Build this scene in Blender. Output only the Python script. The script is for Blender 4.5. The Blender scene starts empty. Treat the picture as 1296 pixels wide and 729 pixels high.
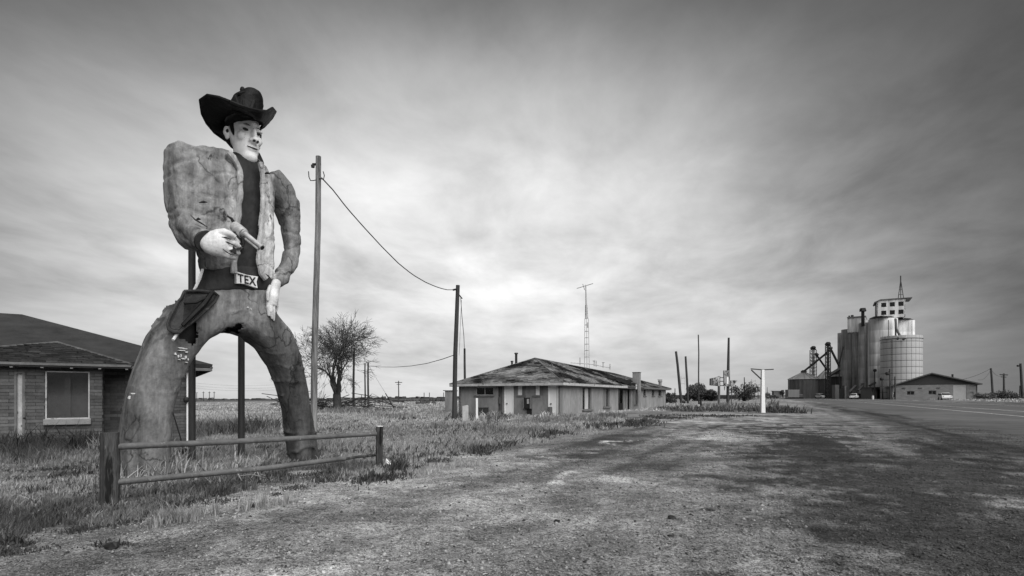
import bpy, bmesh, math, random
import numpy as np
from mathutils import Vector, Matrix

random.seed(7); RNG = np.random.default_rng(7)
SC = bpy.context.scene; COL = SC.collection
F, H0, SL = 720.0, 502.5, 0.0083       # focal length in px, horizon row, gentle tilt of the plain towards the east

# ------------------------------------------------------------------ camera
cd = bpy.data.cameras.new('camera'); cam = bpy.data.objects.new('camera', cd); COL.objects.link(cam)
cam.location = (0, 0, 1.6); cam.rotation_euler = (math.radians(90), 0, 0)
cd.sensor_width = 36; cd.lens = F / 1296 * 36; cd.shift_y = (H0 - 364.5) / 1296
cd.clip_start = 0.1; cd.clip_end = 12000
SC.camera = cam

# ------------------------------------------------------------------ sky and sun
SUN_DIR = Vector((0.42, -0.72, 0.85)).normalized()
sun_el = math.asin(SUN_DIR.z); sun_az = math.atan2(SUN_DIR.x, SUN_DIR.y)
W = bpy.data.worlds.new('World'); SC.world = W; W.use_nodes = True
def make_world():
    nt = W.node_tree; N = nt.nodes; LK = nt.links; N.clear()
    def nd(t, **k):
        n = N.new(t)
        for a, b in k.items(): setattr(n, a, b)
        return n
    def mth(op, a, b=None, clamp=False):
        n = nd('ShaderNodeMath', operation=op, use_clamp=clamp)
        for i, x in enumerate((a, b)):
            if x is None: continue
            if isinstance(x, (int, float)): n.inputs[i].default_value = x
            else: LK.new(x, n.inputs[i])
        return n.outputs[0]
    out = nd('ShaderNodeOutputWorld'); bg = nd('ShaderNodeBackground')
    tc = nd('ShaderNodeTexCoord'); sp = nd('ShaderNodeSeparateXYZ'); LK.new(tc.outputs['Generated'], sp.inputs[0])
    X, Y, Z = sp.outputs
    zz = mth('ADD', mth('MAXIMUM', Z, 0.0), 0.13)
    px = mth('DIVIDE', X, zz); py = mth('DIVIDE', Y, zz)
    # wind axis of the drawn out cloud streaks
    wx, wy = 0.16, 0.987
    al = mth('ADD', mth('MULTIPLY', px, wx), mth('MULTIPLY', py, wy))
    ac = mth('SUBTRACT', mth('MULTIPLY', px, wy), mth('MULTIPLY', py, wx))
    def cloud(sa, sc, scale, det, rough, off):
        cx = nd('ShaderNodeCombineXYZ'); LK.new(mth('MULTIPLY', al, sa), cx.inputs[0]); LK.new(mth('MULTIPLY', ac, sc), cx.inputs[1]); cx.inputs[2].default_value = off
        n = nd('ShaderNodeTexNoise'); n.inputs['Scale'].default_value = scale; n.inputs['Detail'].default_value = det
        n.inputs['Roughness'].default_value = rough; n.inputs['Distortion'].default_value = 0.25
        LK.new(cx.outputs[0], n.inputs['Vector']); return n.outputs['Fac']
    c1 = cloud(0.68, 0.85, 0.75, 5, 0.48, 3.1)
    c2 = cloud(0.8, 1.1, 2.3, 7, 0.58, 9.7)
    c3 = cloud(0.5, 0.7, 0.33, 3, 0.5, 5.3)
    # thin spot of the overcast, low in front
    az = mth('MULTIPLY', mth('ADD', mth('ARCTAN2', X, Y), 0.10), 0.62); el = mth('MULTIPLY', mth('SUBTRACT', mth('ARCSINE', Z), 0.15), 1.15)
    ang = mth('SQRT', mth('ADD', mth('MULTIPLY', az, az), mth('MULTIPLY', el, el)))
    g = mth('EXPONENT', mth('MULTIPLY', mth('POWER', mth('DIVIDE', ang, 0.45), 3.1), -1.0))
    base = mth('ADD', mth('MULTIPLY', g, SKY_GLOW), SKY_BASE)
    k = mth('ADD', mth('ADD', mth('MULTIPLY', mth('SUBTRACT', c1, .5), 1.7), mth('MULTIPLY', mth('SUBTRACT', c2, .5), 1.15)), mth('MULTIPLY', mth('SUBTRACT', c3, .5), 1.2))
    low = mth('MULTIPLY', mth('MAXIMUM', Z, 0.0), 5.0, True)
    k = mth('MULTIPLY', k, mth('ADD', mth('MULTIPLY', low, .75), .25))
    cl = mth('MULTIPLY', base, mth('MAXIMUM', mth('ADD', k, 1.0), 0.3))
    sky = nd('ShaderNodeTexSky', sky_type='NISHITA'); sky.sun_disc = False
    sky.sun_elevation = sun_el; sky.sun_rotation = sun_az; sky.air_density = 1.5; sky.dust_density = 3
    bw = nd('ShaderNodeRGBToBW'); LK.new(sky.outputs[0], bw.inputs[0])
    tot = mth('ADD', cl, mth('MULTIPLY', bw.outputs[0], 0.004 / 0.1 * 0.1))
    tot = mth('DIVIDE', tot, 0.1)
    LK.new(tot, bg.inputs['Color']); bg.inputs['Strength'].default_value = 0.1
    LK.new(bg.outputs[0], out.inputs[0])
SKY_GLOW, SKY_BASE = 0.355, 0.022
make_world()
sl = bpy.data.lights.new('sun', 'SUN'); sun = bpy.data.objects.new('sun', sl); COL.objects.link(sun)
sl.energy = 2.25; sl.angle = math.radians(75); sl.color = (1, .995, .99)
sun.rotation_euler = SUN_DIR.to_track_quat('Z', 'Y').to_euler()
SC.view_settings.view_transform = 'Standard'; SC.view_settings.look = 'None'; SC.view_settings.exposure = 1.0; SC.view_settings.gamma = 1.0

# ------------------------------------------------------------------ helpers
def gz(x, y=0): return SL * x
def P(px, py, Y): return Vector(((px - 648) / F * Y, Y, 1.6 + (H0 - py) / F * Y))
def G(px, py):
    Y = 1.6 * F / ((py - H0) + SL * (px - 648)); return Vector(((px - 648) / F * Y, Y, gz((px - 648) / F * Y)))
def GY(px, Y):
    x = (px - 648) / F * Y; return Vector((x, Y, gz(x)))

def tag(o, label=None, cat=None, group=None, kind=None):
    if label: o['label'] = label
    if cat: o['category'] = cat
    if group: o['group'] = group
    if kind: o['kind'] = kind
    return o
ROOT = {}
def empty(name, loc, rz=0, label=None, cat=None, group=None):
    o = bpy.data.objects.new(name, None); COL.objects.link(o); o.location = loc; o.rotation_euler = (0, 0, rz)
    o.empty_display_size = .2
    ROOT[o] = Matrix.LocRotScale(Vector(loc), Matrix.Rotation(rz, 3, 'Z').to_quaternion(), None)
    return tag(o, label, cat, group)
def link(name, me, mat, parent=None):
    o = bpy.data.objects.new(name, me); COL.objects.link(o)
    if mat is not None: me.materials.append(mat) if len(me.materials) == 0 else None
    if parent is not None: o.parent = parent; ROOT[o] = ROOT[parent]
    return o
def copy_tree(o, parent=None):
    c = o.copy(); COL.objects.link(c)
    if parent is not None: c.parent = parent
    for ch in list(o.children): copy_tree(ch, c)
    return c

class MB:
    """collects world space geometry into one mesh"""
    def __init__(s): s.v = []; s.f = []; s.t = []; s.tone = 0.5
    def add(s, vs, fs):
        b = len(s.v); s.v += [tuple(v) for v in vs]; s.f += [tuple(b + i for i in f) for f in fs]; s.t += [s.tone] * len(vs); return s
    def box(s, lo, hi, M=None):
        (x0, y0, z0), (x1, y1, z1) = lo, hi
        vs = [Vector(p) for p in ((x0,y0,z0),(x1,y0,z0),(x1,y1,z0),(x0,y1,z0),(x0,y0,z1),(x1,y0,z1),(x1,y1,z1),(x0,y1,z1))]
        if M is not None: vs = [M @ v for v in vs]
        return s.add(vs, [(0,3,2,1),(4,5,6,7),(0,1,5,4),(1,2,6,5),(2,3,7,6),(3,0,4,7)])
    def tube(s, pts, rads, n=8, cap=True, closed=False):
        pts = [Vector(p) for p in pts]
        if isinstance(rads, (int, float)): rads = [rads] * len(pts)
        vs = []; fs = []; up = None
        for i, p in enumerate(pts):
            t = (pts[min(i+1, len(pts)-1)] - pts[max(i-1, 0)])
            t = t.normalized() if t.length > 1e-9 else Vector((0,0,1))
            if up is None: up = Vector((0,0,1)) if abs(t.z) < .9 else Vector((0,1,0))
            a = t.cross(up).normalized(); b = t.cross(a).normalized(); up = -b
            if up.length < .1: up = Vector((0,0,1))
            for k in range(n):
                th = 2*math.pi*k/n; vs.append(p + (a*math.cos(th) + b*math.sin(th)) * rads[i])
        for i in range(len(pts)-1):
            for k in range(n):
                k2 = (k+1) % n; fs.append((i*n+k, i*n+k2, (i+1)*n+k2, (i+1)*n+k))
        if cap: fs.append(tuple(range(n))); fs.append(tuple((len(pts)-1)*n + k for k in reversed(range(n))))
        return s.add(vs, fs)
    def loft(s, rings, cap=True):
        n = len(rings[0]); vs = [p for r in rings for p in r]; fs = []
        for i in range(len(rings)-1):
            for k in range(n):
                k2 = (k+1) % n; fs.append((i*n+k, i*n+k2, (i+1)*n+k2, (i+1)*n+k))
        if cap: fs.append(tuple(reversed(range(n)))); fs.append(tuple((len(rings)-1)*n + k for k in range(n)))
        return s.add(vs, fs)
    def prism(s, poly, ext):
        """poly: list of points, ext: extrusion vector"""
        n = len(poly); a = [Vector(p) for p in poly]; b = [p + Vector(ext) for p in a]
        return s.add(a + b, [tuple(range(n)), tuple(reversed(range(n, 2*n)))] + [(k, k+n, (k+1) % n + n, (k+1) % n) for k in range(n)])
    def lathe(s, c, prof, n=32):
        c = Vector(c); return s.loft([[c + Vector((r*math.cos(2*math.pi*k/n), r*math.sin(2*math.pi*k/n), z)) for k in range(n)] for r, z in prof])
    def ball(s, c, r, n=8):
        c = Vector(c); r = Vector(r) if not isinstance(r, (int, float)) else Vector((r, r, r)); rings = []
        for i in range(1, n):
            ph = math.pi * i / n; rings.append([c + Vector((r.x*math.sin(ph)*math.cos(2*math.pi*k/(2*n)), r.y*math.sin(ph)*math.sin(2*math.pi*k/(2*n)), -r.z*math.cos(ph))) for k in range(2*n)])
        return s.loft(rings)
    def build(s, name, mat, parent=None, smooth=False, kind=None, bevel=0, fix=True):
        me = bpy.data.meshes.new(name)
        vs = s.v
        if parent is not None:
            Mi = ROOT[parent].inverted(); vs = [tuple(Mi @ Vector(v)) for v in vs]
        me.from_pydata(vs, [], s.f)
        at = me.attributes.new('tone', 'FLOAT', 'POINT'); at.data.foreach_set('value', s.t)
        if fix:
            bm = bmesh.new(); bm.from_mesh(me)
            bmesh.ops.recalc_face_normals(bm, faces=bm.faces); bm.to_mesh(me); bm.free()
        if smooth: me.polygons.foreach_set('use_smooth', [True]*len(me.polygons))
        me.update()
        o = link(name, me, mat, parent)
        if smooth and fix:
            md = o.modifiers.new('ws', 'EDGE_SPLIT'); md.split_angle = math.radians(42)
        if bevel: md = o.modifiers.new('bv', 'BEVEL'); md.width = bevel; md.segments = 2; md.limit_method = 'ANGLE'
        if kind: o['kind'] = kind
        return o

# value noise (numpy)
def _h(ix, iy, iz, sd):
    n = (ix.astype(np.int64)*374761393 + iy.astype(np.int64)*668265263 + iz.astype(np.int64)*2147483647 + sd*974634777) & 0x7fffffff
    n = ((n ^ (n >> 13)) * 1274126177) & 0x7fffffff
    n = (n ^ (n >> 16)) & 0xffff
    return n / 65535.0
def vn(x, y, z=None, sd=0):
    x = np.asarray(x, float); y = np.asarray(y, float); z = np.zeros_like(x) if z is None else np.asarray(z, float)
    ix, iy, iz = np.floor(x), np.floor(y), np.floor(z); fx, fy, fz = x-ix, y-iy, z-iz
    fx, fy, fz = [f*f*(3-2*f) for f in (fx, fy, fz)]
    r = 0
    for a in (0, 1):
        for b in (0, 1):
            for c in (0, 1):
                r = r + _h(ix+a, iy+b, iz+c, sd) * (fx if a else 1-fx) * (fy if b else 1-fy) * (fz if c else 1-fz)
    return r
def fbm(x, y, z=None, oct=4, sd=0, rough=.5):
    r = 0; am = 1; tot = 0
    for i in range(oct):
        k = 2.03**i; r = r + am * vn(np.asarray(x)*k, np.asarray(y)*k, None if z is None else np.asarray(z)*k, sd+i); tot += am; am *= rough
    return r / tot

# ------------------------------------------------------------------ materials
def mat(name, g=.3, rough=.85, var=.25, scale=3.0, bump=.3, bscale=20, streak=1.0, tone=0, metal=0, spec=.3, extra=None, dist=.02, spots=0, sscale=6, sval=.05, crack=0, drip=0, dripa=3.4):
    """weathered surface: base grey g, large mottling var, fine relief bump, streak squeezes z, tone: weight of the mesh attribute"""
    m = bpy.data.materials.new(name); m.use_nodes = True; nt = m.node_tree; N = nt.nodes; LK = nt.links
    bs = N['Principled BSDF']; bs.inputs['Roughness'].default_value = rough; bs.inputs['Metallic'].default_value = metal
    bs.inputs['Specular IOR Level'].default_value = spec
    tc = N.new('ShaderNodeTexCoord'); mp = N.new('ShaderNodeMapping'); LK.new(tc.outputs['Object'], mp.inputs[0]); mp.inputs['Scale'].default_value = (1, 1, streak)
    def noise(s, d, r=.6, vec=None):
        n = N.new('ShaderNodeTexNoise'); n.inputs['Scale'].default_value = s; n.inputs['Detail'].default_value = d; n.inputs['Roughness'].default_value = r
        LK.new(vec or mp.outputs[0], n.inputs['Vector']); return n.outputs['Fac']
    def mth(op, a, b, clamp=False):
        n = N.new('ShaderNodeMath'); n.operation = op; n.use_clamp = clamp
        for i, x in enumerate((a, b)):
            if isinstance(x, (int, float)): n.inputs[i].default_value = x
            else: LK.new(x, n.inputs[i])
        return n.outputs[0]
    n1 = noise(scale, 5); n2 = noise(scale*6.3, 4, .65)
    k = mth('ADD', mth('MULTIPLY', mth('SUBTRACT', n1, .5), var*4), mth('MULTIPLY', mth('SUBTRACT', n2, .5), var*2.4))
    v = mth('MULTIPLY', mth('MAXIMUM', mth('ADD', k, 1), .12), g)
    if tone:
        a = N.new('ShaderNodeAttribute'); a.attribute_name = 'tone'
        v = mth('MULTIPLY', v, mth('ADD', mth('MULTIPLY', mth('SUBTRACT', a.outputs['Fac'], .5), 2*tone), 1))
    if spots:
        s = noise(sscale, 4, .7); r = N.new('ShaderNodeMapRange'); r.inputs['From Min'].default_value = 1-spots; r.inputs['From Max'].default_value = 1-spots+.05
        LK.new(s, r.inputs['Value']); mx = N.new('ShaderNodeMix'); LK.new(r.outputs[0], mx.inputs['Factor']); LK.new(v, mx.inputs['A']); mx.inputs['B'].default_value = sval; v = mx.outputs['Result']
    if drip:
        m2 = N.new('ShaderNodeMapping'); LK.new(tc.outputs['Object'], m2.inputs[0]); m2.inputs['Scale'].default_value = (1, 1, .09)
        d = noise(drip, 5, .7, m2.outputs[0]); v = mth('MULTIPLY', v, mth('MAXIMUM', mth('ADD', mth('MULTIPLY', mth('SUBTRACT', d, .5), dripa), 1), .3))
    if crack:
        vo = N.new('ShaderNodeTexVoronoi'); vo.feature = 'DISTANCE_TO_EDGE'; vo.inputs['Scale'].default_value = crack
        wv = N.new('ShaderNodeVectorMath'); wv.operation = 'MULTIPLY_ADD'; nn_ = N.new('ShaderNodeTexNoise'); nn_.inputs['Scale'].default_value = 2.5; nn_.inputs['Detail'].default_value = 5
        LK.new(tc.outputs['Object'], nn_.inputs['Vector']); LK.new(nn_.outputs['Color'], wv.inputs[0]); wv.inputs[1].default_value = (.5,.5,.5); LK.new(mp.outputs[0], wv.inputs[2]); LK.new(wv.outputs[0], vo.inputs['Vector'])
        rg = N.new('ShaderNodeMapRange'); rg.inputs['From Min'].default_value = .004; rg.inputs['From Max'].default_value = .022; rg.inputs['To Min'].default_value = .35; LK.new(vo.outputs['Distance'], rg.inputs['Value'])
        gate = N.new('ShaderNodeMapRange'); gate.inputs['From Min'].default_value = .45; gate.inputs['From Max'].default_value = .55; LK.new(noise(.9, 3), gate.inputs['Value'])
        v = mth('MULTIPLY', v, mth('MAXIMUM', rg.outputs[0], gate.outputs[0]))
    LK.new(v, bs.inputs['Base Color'])
    if bump:
        b = N.new('ShaderNodeBump'); b.inputs['Strength'].default_value = bump; b.inputs['Distance'].default_value = dist
        LK.new(noise(bscale, 6, .65), b.inputs['Height']); LK.new(b.outputs[0], bs.inputs['Normal'])
    return m
M = {}
M['denim'] = mat('denim_paint', .125, .9, .5, 1.9, .8, 12, .6, crack=1.1, drip=2.6, tone=.8, spots=.30, sscale=2.6, sval=.2, dist=.03)
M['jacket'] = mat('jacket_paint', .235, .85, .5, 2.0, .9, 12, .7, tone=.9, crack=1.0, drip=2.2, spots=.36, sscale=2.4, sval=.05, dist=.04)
M['shirt'] = mat('shirt_paint', .025, .7, .45, 2.2, .5, 14, .7, spots=.3, sscale=5, sval=.12, dist=.02)
M['hat'] = mat('hat_paint', .009, .62, .5, 3, .7, 9, 1, dist=.03, spec=.18, spots=.30, sscale=4, sval=.045)
M['skin'] = mat('pale_paint', .9, .6, .07, 3, .4, 12, 1, spots=.34, sscale=6, sval=.45)
M['hand'] = mat('hand_paint', .62, .65, .3, 4, .45, 14, 1, spots=.3, sscale=5, sval=.28)
M['black'] = mat('black_paint', .02, .6, .3, 5, .3, 20)
M['leather'] = mat('holster_paint', .035, .6, .5, 3.5, .7, 10, 1, spots=.35, sscale=5, sval=.12)
M['gun'] = mat('gun_metal', .42, .45, .35, 9, .3, 20, metal=.1)
M['white'] = mat('white_paint', .78, .6, .1, 6, .2, 20, spots=.28, sscale=8, sval=.3)
M['rag'] = mat('pale_rag', .6, .9, .2, 6, .4, 20)
M['steelpost'] = mat('rusty_steel_post', .045, .6, .35, 3, .3, 25, .2)
M['pipe'] = mat('fence_pipe', .12, .6, .35, 2.5, .5, 30, 1, spots=.38, sscale=6, sval=.3)
M['woodpost'] = mat('dark_wood_post', .07, .95, .6, 6, 1, 22, .15, spots=.45, sscale=5, sval=.012, dist=.05, drip=9)
M['polelight'] = mat('pale_weathered_pole', .17, .9, .6, 5, .9, 26, .06, dist=.03, drip=7)
M['pole'] = mat('tarred_pole', .045, .9, .4, 4, .8, 26, .08, dist=.03)
M['wire'] = mat('wire', .05, .6, 0, 1, 0)
M['brick'] = mat('slump_brick', .095, .95, .3, 2, .7, 18, 1, tone=.55, dist=.01)
M['mortar'] = mat('mortar', .07, .95, .3, 4, .5, 30)
M['shingle_dark'] = mat('dark_shingles', .035, .95, .35, 1.3, .6, 30, 1, tone=.8, dist=.01)
M['shingle'] = mat('worn_shingles', .115, .95, .42, .8, .6, 20, 1, tone=.9, dist=.02)
M['trim'] = mat('peeling_trim', .42, .8, .3, 2, .3, 14, 1, spots=.4, sscale=3, sval=.15)
M['trimdark'] = mat('dark_trim', .14, .85, .3, 2, .3, 14)
M['stucco'] = mat('grey_stucco', .21, .92, .35, .5, .4, 12, .5, drip=.9, dripa=.9, spots=.3, sscale=.9, sval=.2, dist=.02)
M['stuccolight'] = mat('pale_stucco', .26, .92, .35, .5, .4, 12, .5, drip=.8, dripa=.8, spots=.3, sscale=.9, sval=.26, dist=.02)
M['board'] = mat('pale_board', .5, .85, .15, 2, .2, 14)
M['door'] = mat('white_door_paint', .8, .6, .07, 2, .15, 14, .3)
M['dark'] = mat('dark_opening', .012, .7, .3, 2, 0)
M['interior'] = mat('dim_interior', .28, .9, .3, 1, .1, 8)
M['sill'] = mat('brick_sill', .24, .9, .2, 5, .5, 20)
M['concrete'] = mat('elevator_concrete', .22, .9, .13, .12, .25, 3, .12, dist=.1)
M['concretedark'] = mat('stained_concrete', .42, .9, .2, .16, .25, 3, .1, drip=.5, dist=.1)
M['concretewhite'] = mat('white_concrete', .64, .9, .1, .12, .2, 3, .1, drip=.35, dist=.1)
M['tankpanel'] = mat('enamel_tank_panel', .42, .5, .12, .4, .1, 6, 1, tone=.22)
M['galv'] = mat('dull_galvanised', .10, .55, .25, .5, .15, 4, .2, metal=.2)
M['galvlight'] = mat('roof_galvanised', .26, .5, .2, .5, .1, 4, 1, metal=.2)
M['officewall'] = mat('block_wall', .22, .9, .25, .7, .3, 6, 2.0, dist=.05)
M['officegable'] = mat('dark_gable_panel', .045, .7, .12, .4, .1, 6)
M['carwhite'] = mat('car_white', .7, .25, .03, 2, 0, spec=.5)
M['cardark'] = mat('car_dark', .05, .25, .05, 2, 0, spec=.5)
M['tyre'] = mat('tyre', .02, .9, .1, 4, 0)
M['bark'] = mat('bark', .05, .95, .35, 3, 1, 12, .3, dist=.05)
M['twig'] = mat('twigs', .045, .95, .2, 3, 0)
M['leaf'] = mat('dark_foliage', .07, .9, .3, .8, 0, tone=.9)
M['sign'] = mat('peeling_sign_face', .30, .8, .7, 1.1, .3, 10, .5, spots=.5, sscale=2.2, sval=.03)
M['weed'] = mat('dark_weeds', .06, .9, .3, .8, 0, tone=.95)
M['stone'] = mat('gravel_stone', .30, .9, .2, 30, .2, 90, 1, tone=.95)
M['rust'] = mat('rusted_metal', .1, .85, .4, 2, .5, 12)
M['haybale'] = mat('pale_weathered', .42, .9, .2, 2, .3, 12)
def glass_mat():
    m = bpy.data.materials.new('window_glass'); m.use_nodes = True; nt = m.node_tree; N = nt.nodes
    N.remove(N['Principled BSDF']); gl = N.new('ShaderNodeBsdfGlossy'); gl.inputs['Roughness'].default_value = .06; gl.inputs['Color'].default_value = (.8,.8,.8,1)
    tr = N.new('ShaderNodeBsdfTransparent'); tr.inputs['Color'].default_value = (.88,.88,.88,1); fr = N.new('ShaderNodeFresnel'); fr.inputs['IOR'].default_value = 2.3
    mx = N.new('ShaderNodeMixShader'); nt.links.new(fr.outputs[0], mx.inputs[0]); nt.links.new(tr.outputs[0], mx.inputs[1]); nt.links.new(gl.outputs[0], mx.inputs[2])
    nt.links.new(mx.outputs[0], N['Material Output'].inputs[0]); return m
M['glass'] = glass_mat()
def grass_mat():
    m = mat('grass_blades', .3, .9, .1, .3, 0, tone=0)
    nt = m.node_tree; N = nt.nodes; bs = N['Principled BSDF']; a = N.new('ShaderNodeAttribute'); a.attribute_name = 'tone'
    nt.links.new(a.outputs['Fac'], bs.inputs['Base Color']); bs.inputs['Specular IOR Level'].default_value = .1; return m
M['grass'] = grass_mat()

def ground_mat():
    m = bpy.data.materials.new('plain_ground'); m.use_nodes = True; nt = m.node_tree; N = nt.nodes; LK = nt.links; bs = N['Principled BSDF']
    bs.inputs['Roughness'].default_value = .95; bs.inputs['Specular IOR Level'].default_value = .12
    a = N.new('ShaderNodeAttribute'); a.attribute_name = 'tone'; gv = N.new('ShaderNodeAttribute'); gv.attribute_name = 'gravel'
    tc = N.new('ShaderNodeTexCoord')
    def mth(op, x, y, clamp=False):
        n = N.new('ShaderNodeMath'); n.operation = op; n.use_clamp = clamp
        for i, q in enumerate((x, y)):
            if isinstance(q, (int, float)): n.inputs[i].default_value = q
            else: LK.new(q, n.inputs[i])
        return n.outputs[0]
    def noise(s, d, r=.6):
        n = N.new('ShaderNodeTexNoise'); n.inputs['Scale'].default_value = s; n.inputs['Detail'].default_value = d; n.inputs['Roughness'].default_value = r
        LK.new(tc.outputs['Object'], n.inputs['Vector']); return n.outputs['Fac']
    def voro(s):
        n = N.new('ShaderNodeTexVoronoi'); n.inputs['Scale'].default_value = s; LK.new(tc.outputs['Object'], n.inputs['Vector']); return n
    v1 = voro(62); v2 = voro(24)
    bw = N.new('ShaderNodeSeparateColor'); LK.new(v1.outputs['Color'], bw.inputs[0]); bw2 = N.new('ShaderNodeSeparateColor'); LK.new(v2.outputs['Color'], bw2.inputs[0])
    # speckle of stones: each cell its own grey
    cell = mth('MULTIPLY', mth('SUBTRACT', bw.outputs[0], .5), 1.25)
    cell2 = mth('MULTIPLY', mth('SUBTRACT', bw2.outputs[1], .5), .55)
    nz = mth('MULTIPLY', mth('SUBTRACT', noise(1.7, 8, .68), .5), 1.3)
    nz2 = mth('MULTIPLY', mth('SUBTRACT', noise(7, 8, .75), .5), 1.9)
    k = mth('ADD', mth('MULTIPLY', mth('ADD', cell, cell2), gv.outputs['Fac']), mth('ADD', nz, nz2))
    # sparse dark stones
    big = mth('GREATER_THAN', bw2.outputs[0], .90); near = mth('LESS_THAN', v2.outputs['Distance'], .33); dk = mth('MULTIPLY', mth('MULTIPLY', big, near), gv.outputs['Fac'])
    def crust(s, lo, hi, a0, a1):
        r = N.new('ShaderNodeMapRange'); r.inputs['From Min'].default_value = lo; r.inputs['From Max'].default_value = hi; r.inputs['To Min'].default_value = a0; r.inputs['To Max'].default_value = a1
        LK.new(noise(s, 10, .74), r.inputs['Value']); return r.outputs[0]
    cr = mth('MULTIPLY', crust(.8, .50, .54, .80, 1.10), mth('MULTIPLY', crust(2.9, .55, .59, 1.05, .72), crust(.33, .47, .56, 1.12, .82)))
    v = mth('MULTIPLY', mth('MULTIPLY', a.outputs['Fac'], cr), mth('MAXIMUM', mth('ADD', k, 1), .15))
    v = mth('MULTIPLY', v, mth('SUBTRACT', 1, mth('MULTIPLY', dk, .75)))
    LK.new(v, bs.inputs['Base Color'])
    b = N.new('ShaderNodeBump'); b.inputs['Strength'].default_value = .8; b.inputs['Distance'].default_value = .03
    hh = mth('ADD', mth('MULTIPLY', v1.outputs['Distance'], -.6), mth('ADD', noise(24, 6, .7), mth('MULTIPLY', v2.outputs['Distance'], -.5)))
    LK.new(hh, b.inputs['Height']); LK.new(b.outputs[0], bs.inputs['Normal'])
    return m
M['ground'] = ground_mat()

# ------------------------------------------------------------------ ground
EDGE_X = [-900, -200, 0, 60, 130, 240, 330, 480, 590, 660, 700, 760, 800, 850, 985, 1000]
EDGE_Y = [900, 765, 690, 668, 650, 630, 613, 598, 578, 562, 549, 541, 536, 527, 522, 300]
def to_px(x, y):
    y = np.maximum(y, .3); return 648 + F*x/y, H0 + F*(1.6 - SL*x)/y
def veg_mask(x, y):
    """1 where the turf grows, 0 on the gravel lot"""
    px, py = to_px(x, y)
    n = fbm(x*.9, y*.9, oct=4, sd=11) - .5; n2 = fbm(x*.25, y*.25, oct=2, sd=15) - .5
    e = np.interp(px, EDGE_X, EDGE_Y)
    w = np.maximum(3.0, (py - H0) * .11)
    s = (e - py)/w + n*6.5 + n2*2.5
    s = np.where((px > 720) & (py < 511.5) & (y > 0), -3, s)           # the pale track beyond the weeds
    s = np.where((px > 700) & (px < 860) & (py < 524) & (py > 511), s - .8 + 3*n, s)
    s = np.where((x < -1) & (y > 55), 3, s)
    s = np.where((x - .476*(y) > 40) & (y > 60), 2 + 4*n, s)
    s = np.where(y < 1, np.where(x < -6, 2, -2), s)
    s = np.where(y > 330, 3, s)
    return np.clip(s*.5 + .5, 0, 1)
def ell(px, py, cx, cy, rx, ry, rot=0, soft=.35, n=0):
    c, s = math.cos(rot), math.sin(rot); dx, dy = px-cx, py-cy
    d = np.sqrt(((dx*c+dy*s)/rx)**2 + ((-dx*s+dy*c)/ry)**2)
    return np.clip((1 - d + n)/soft, 0, 1)
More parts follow.
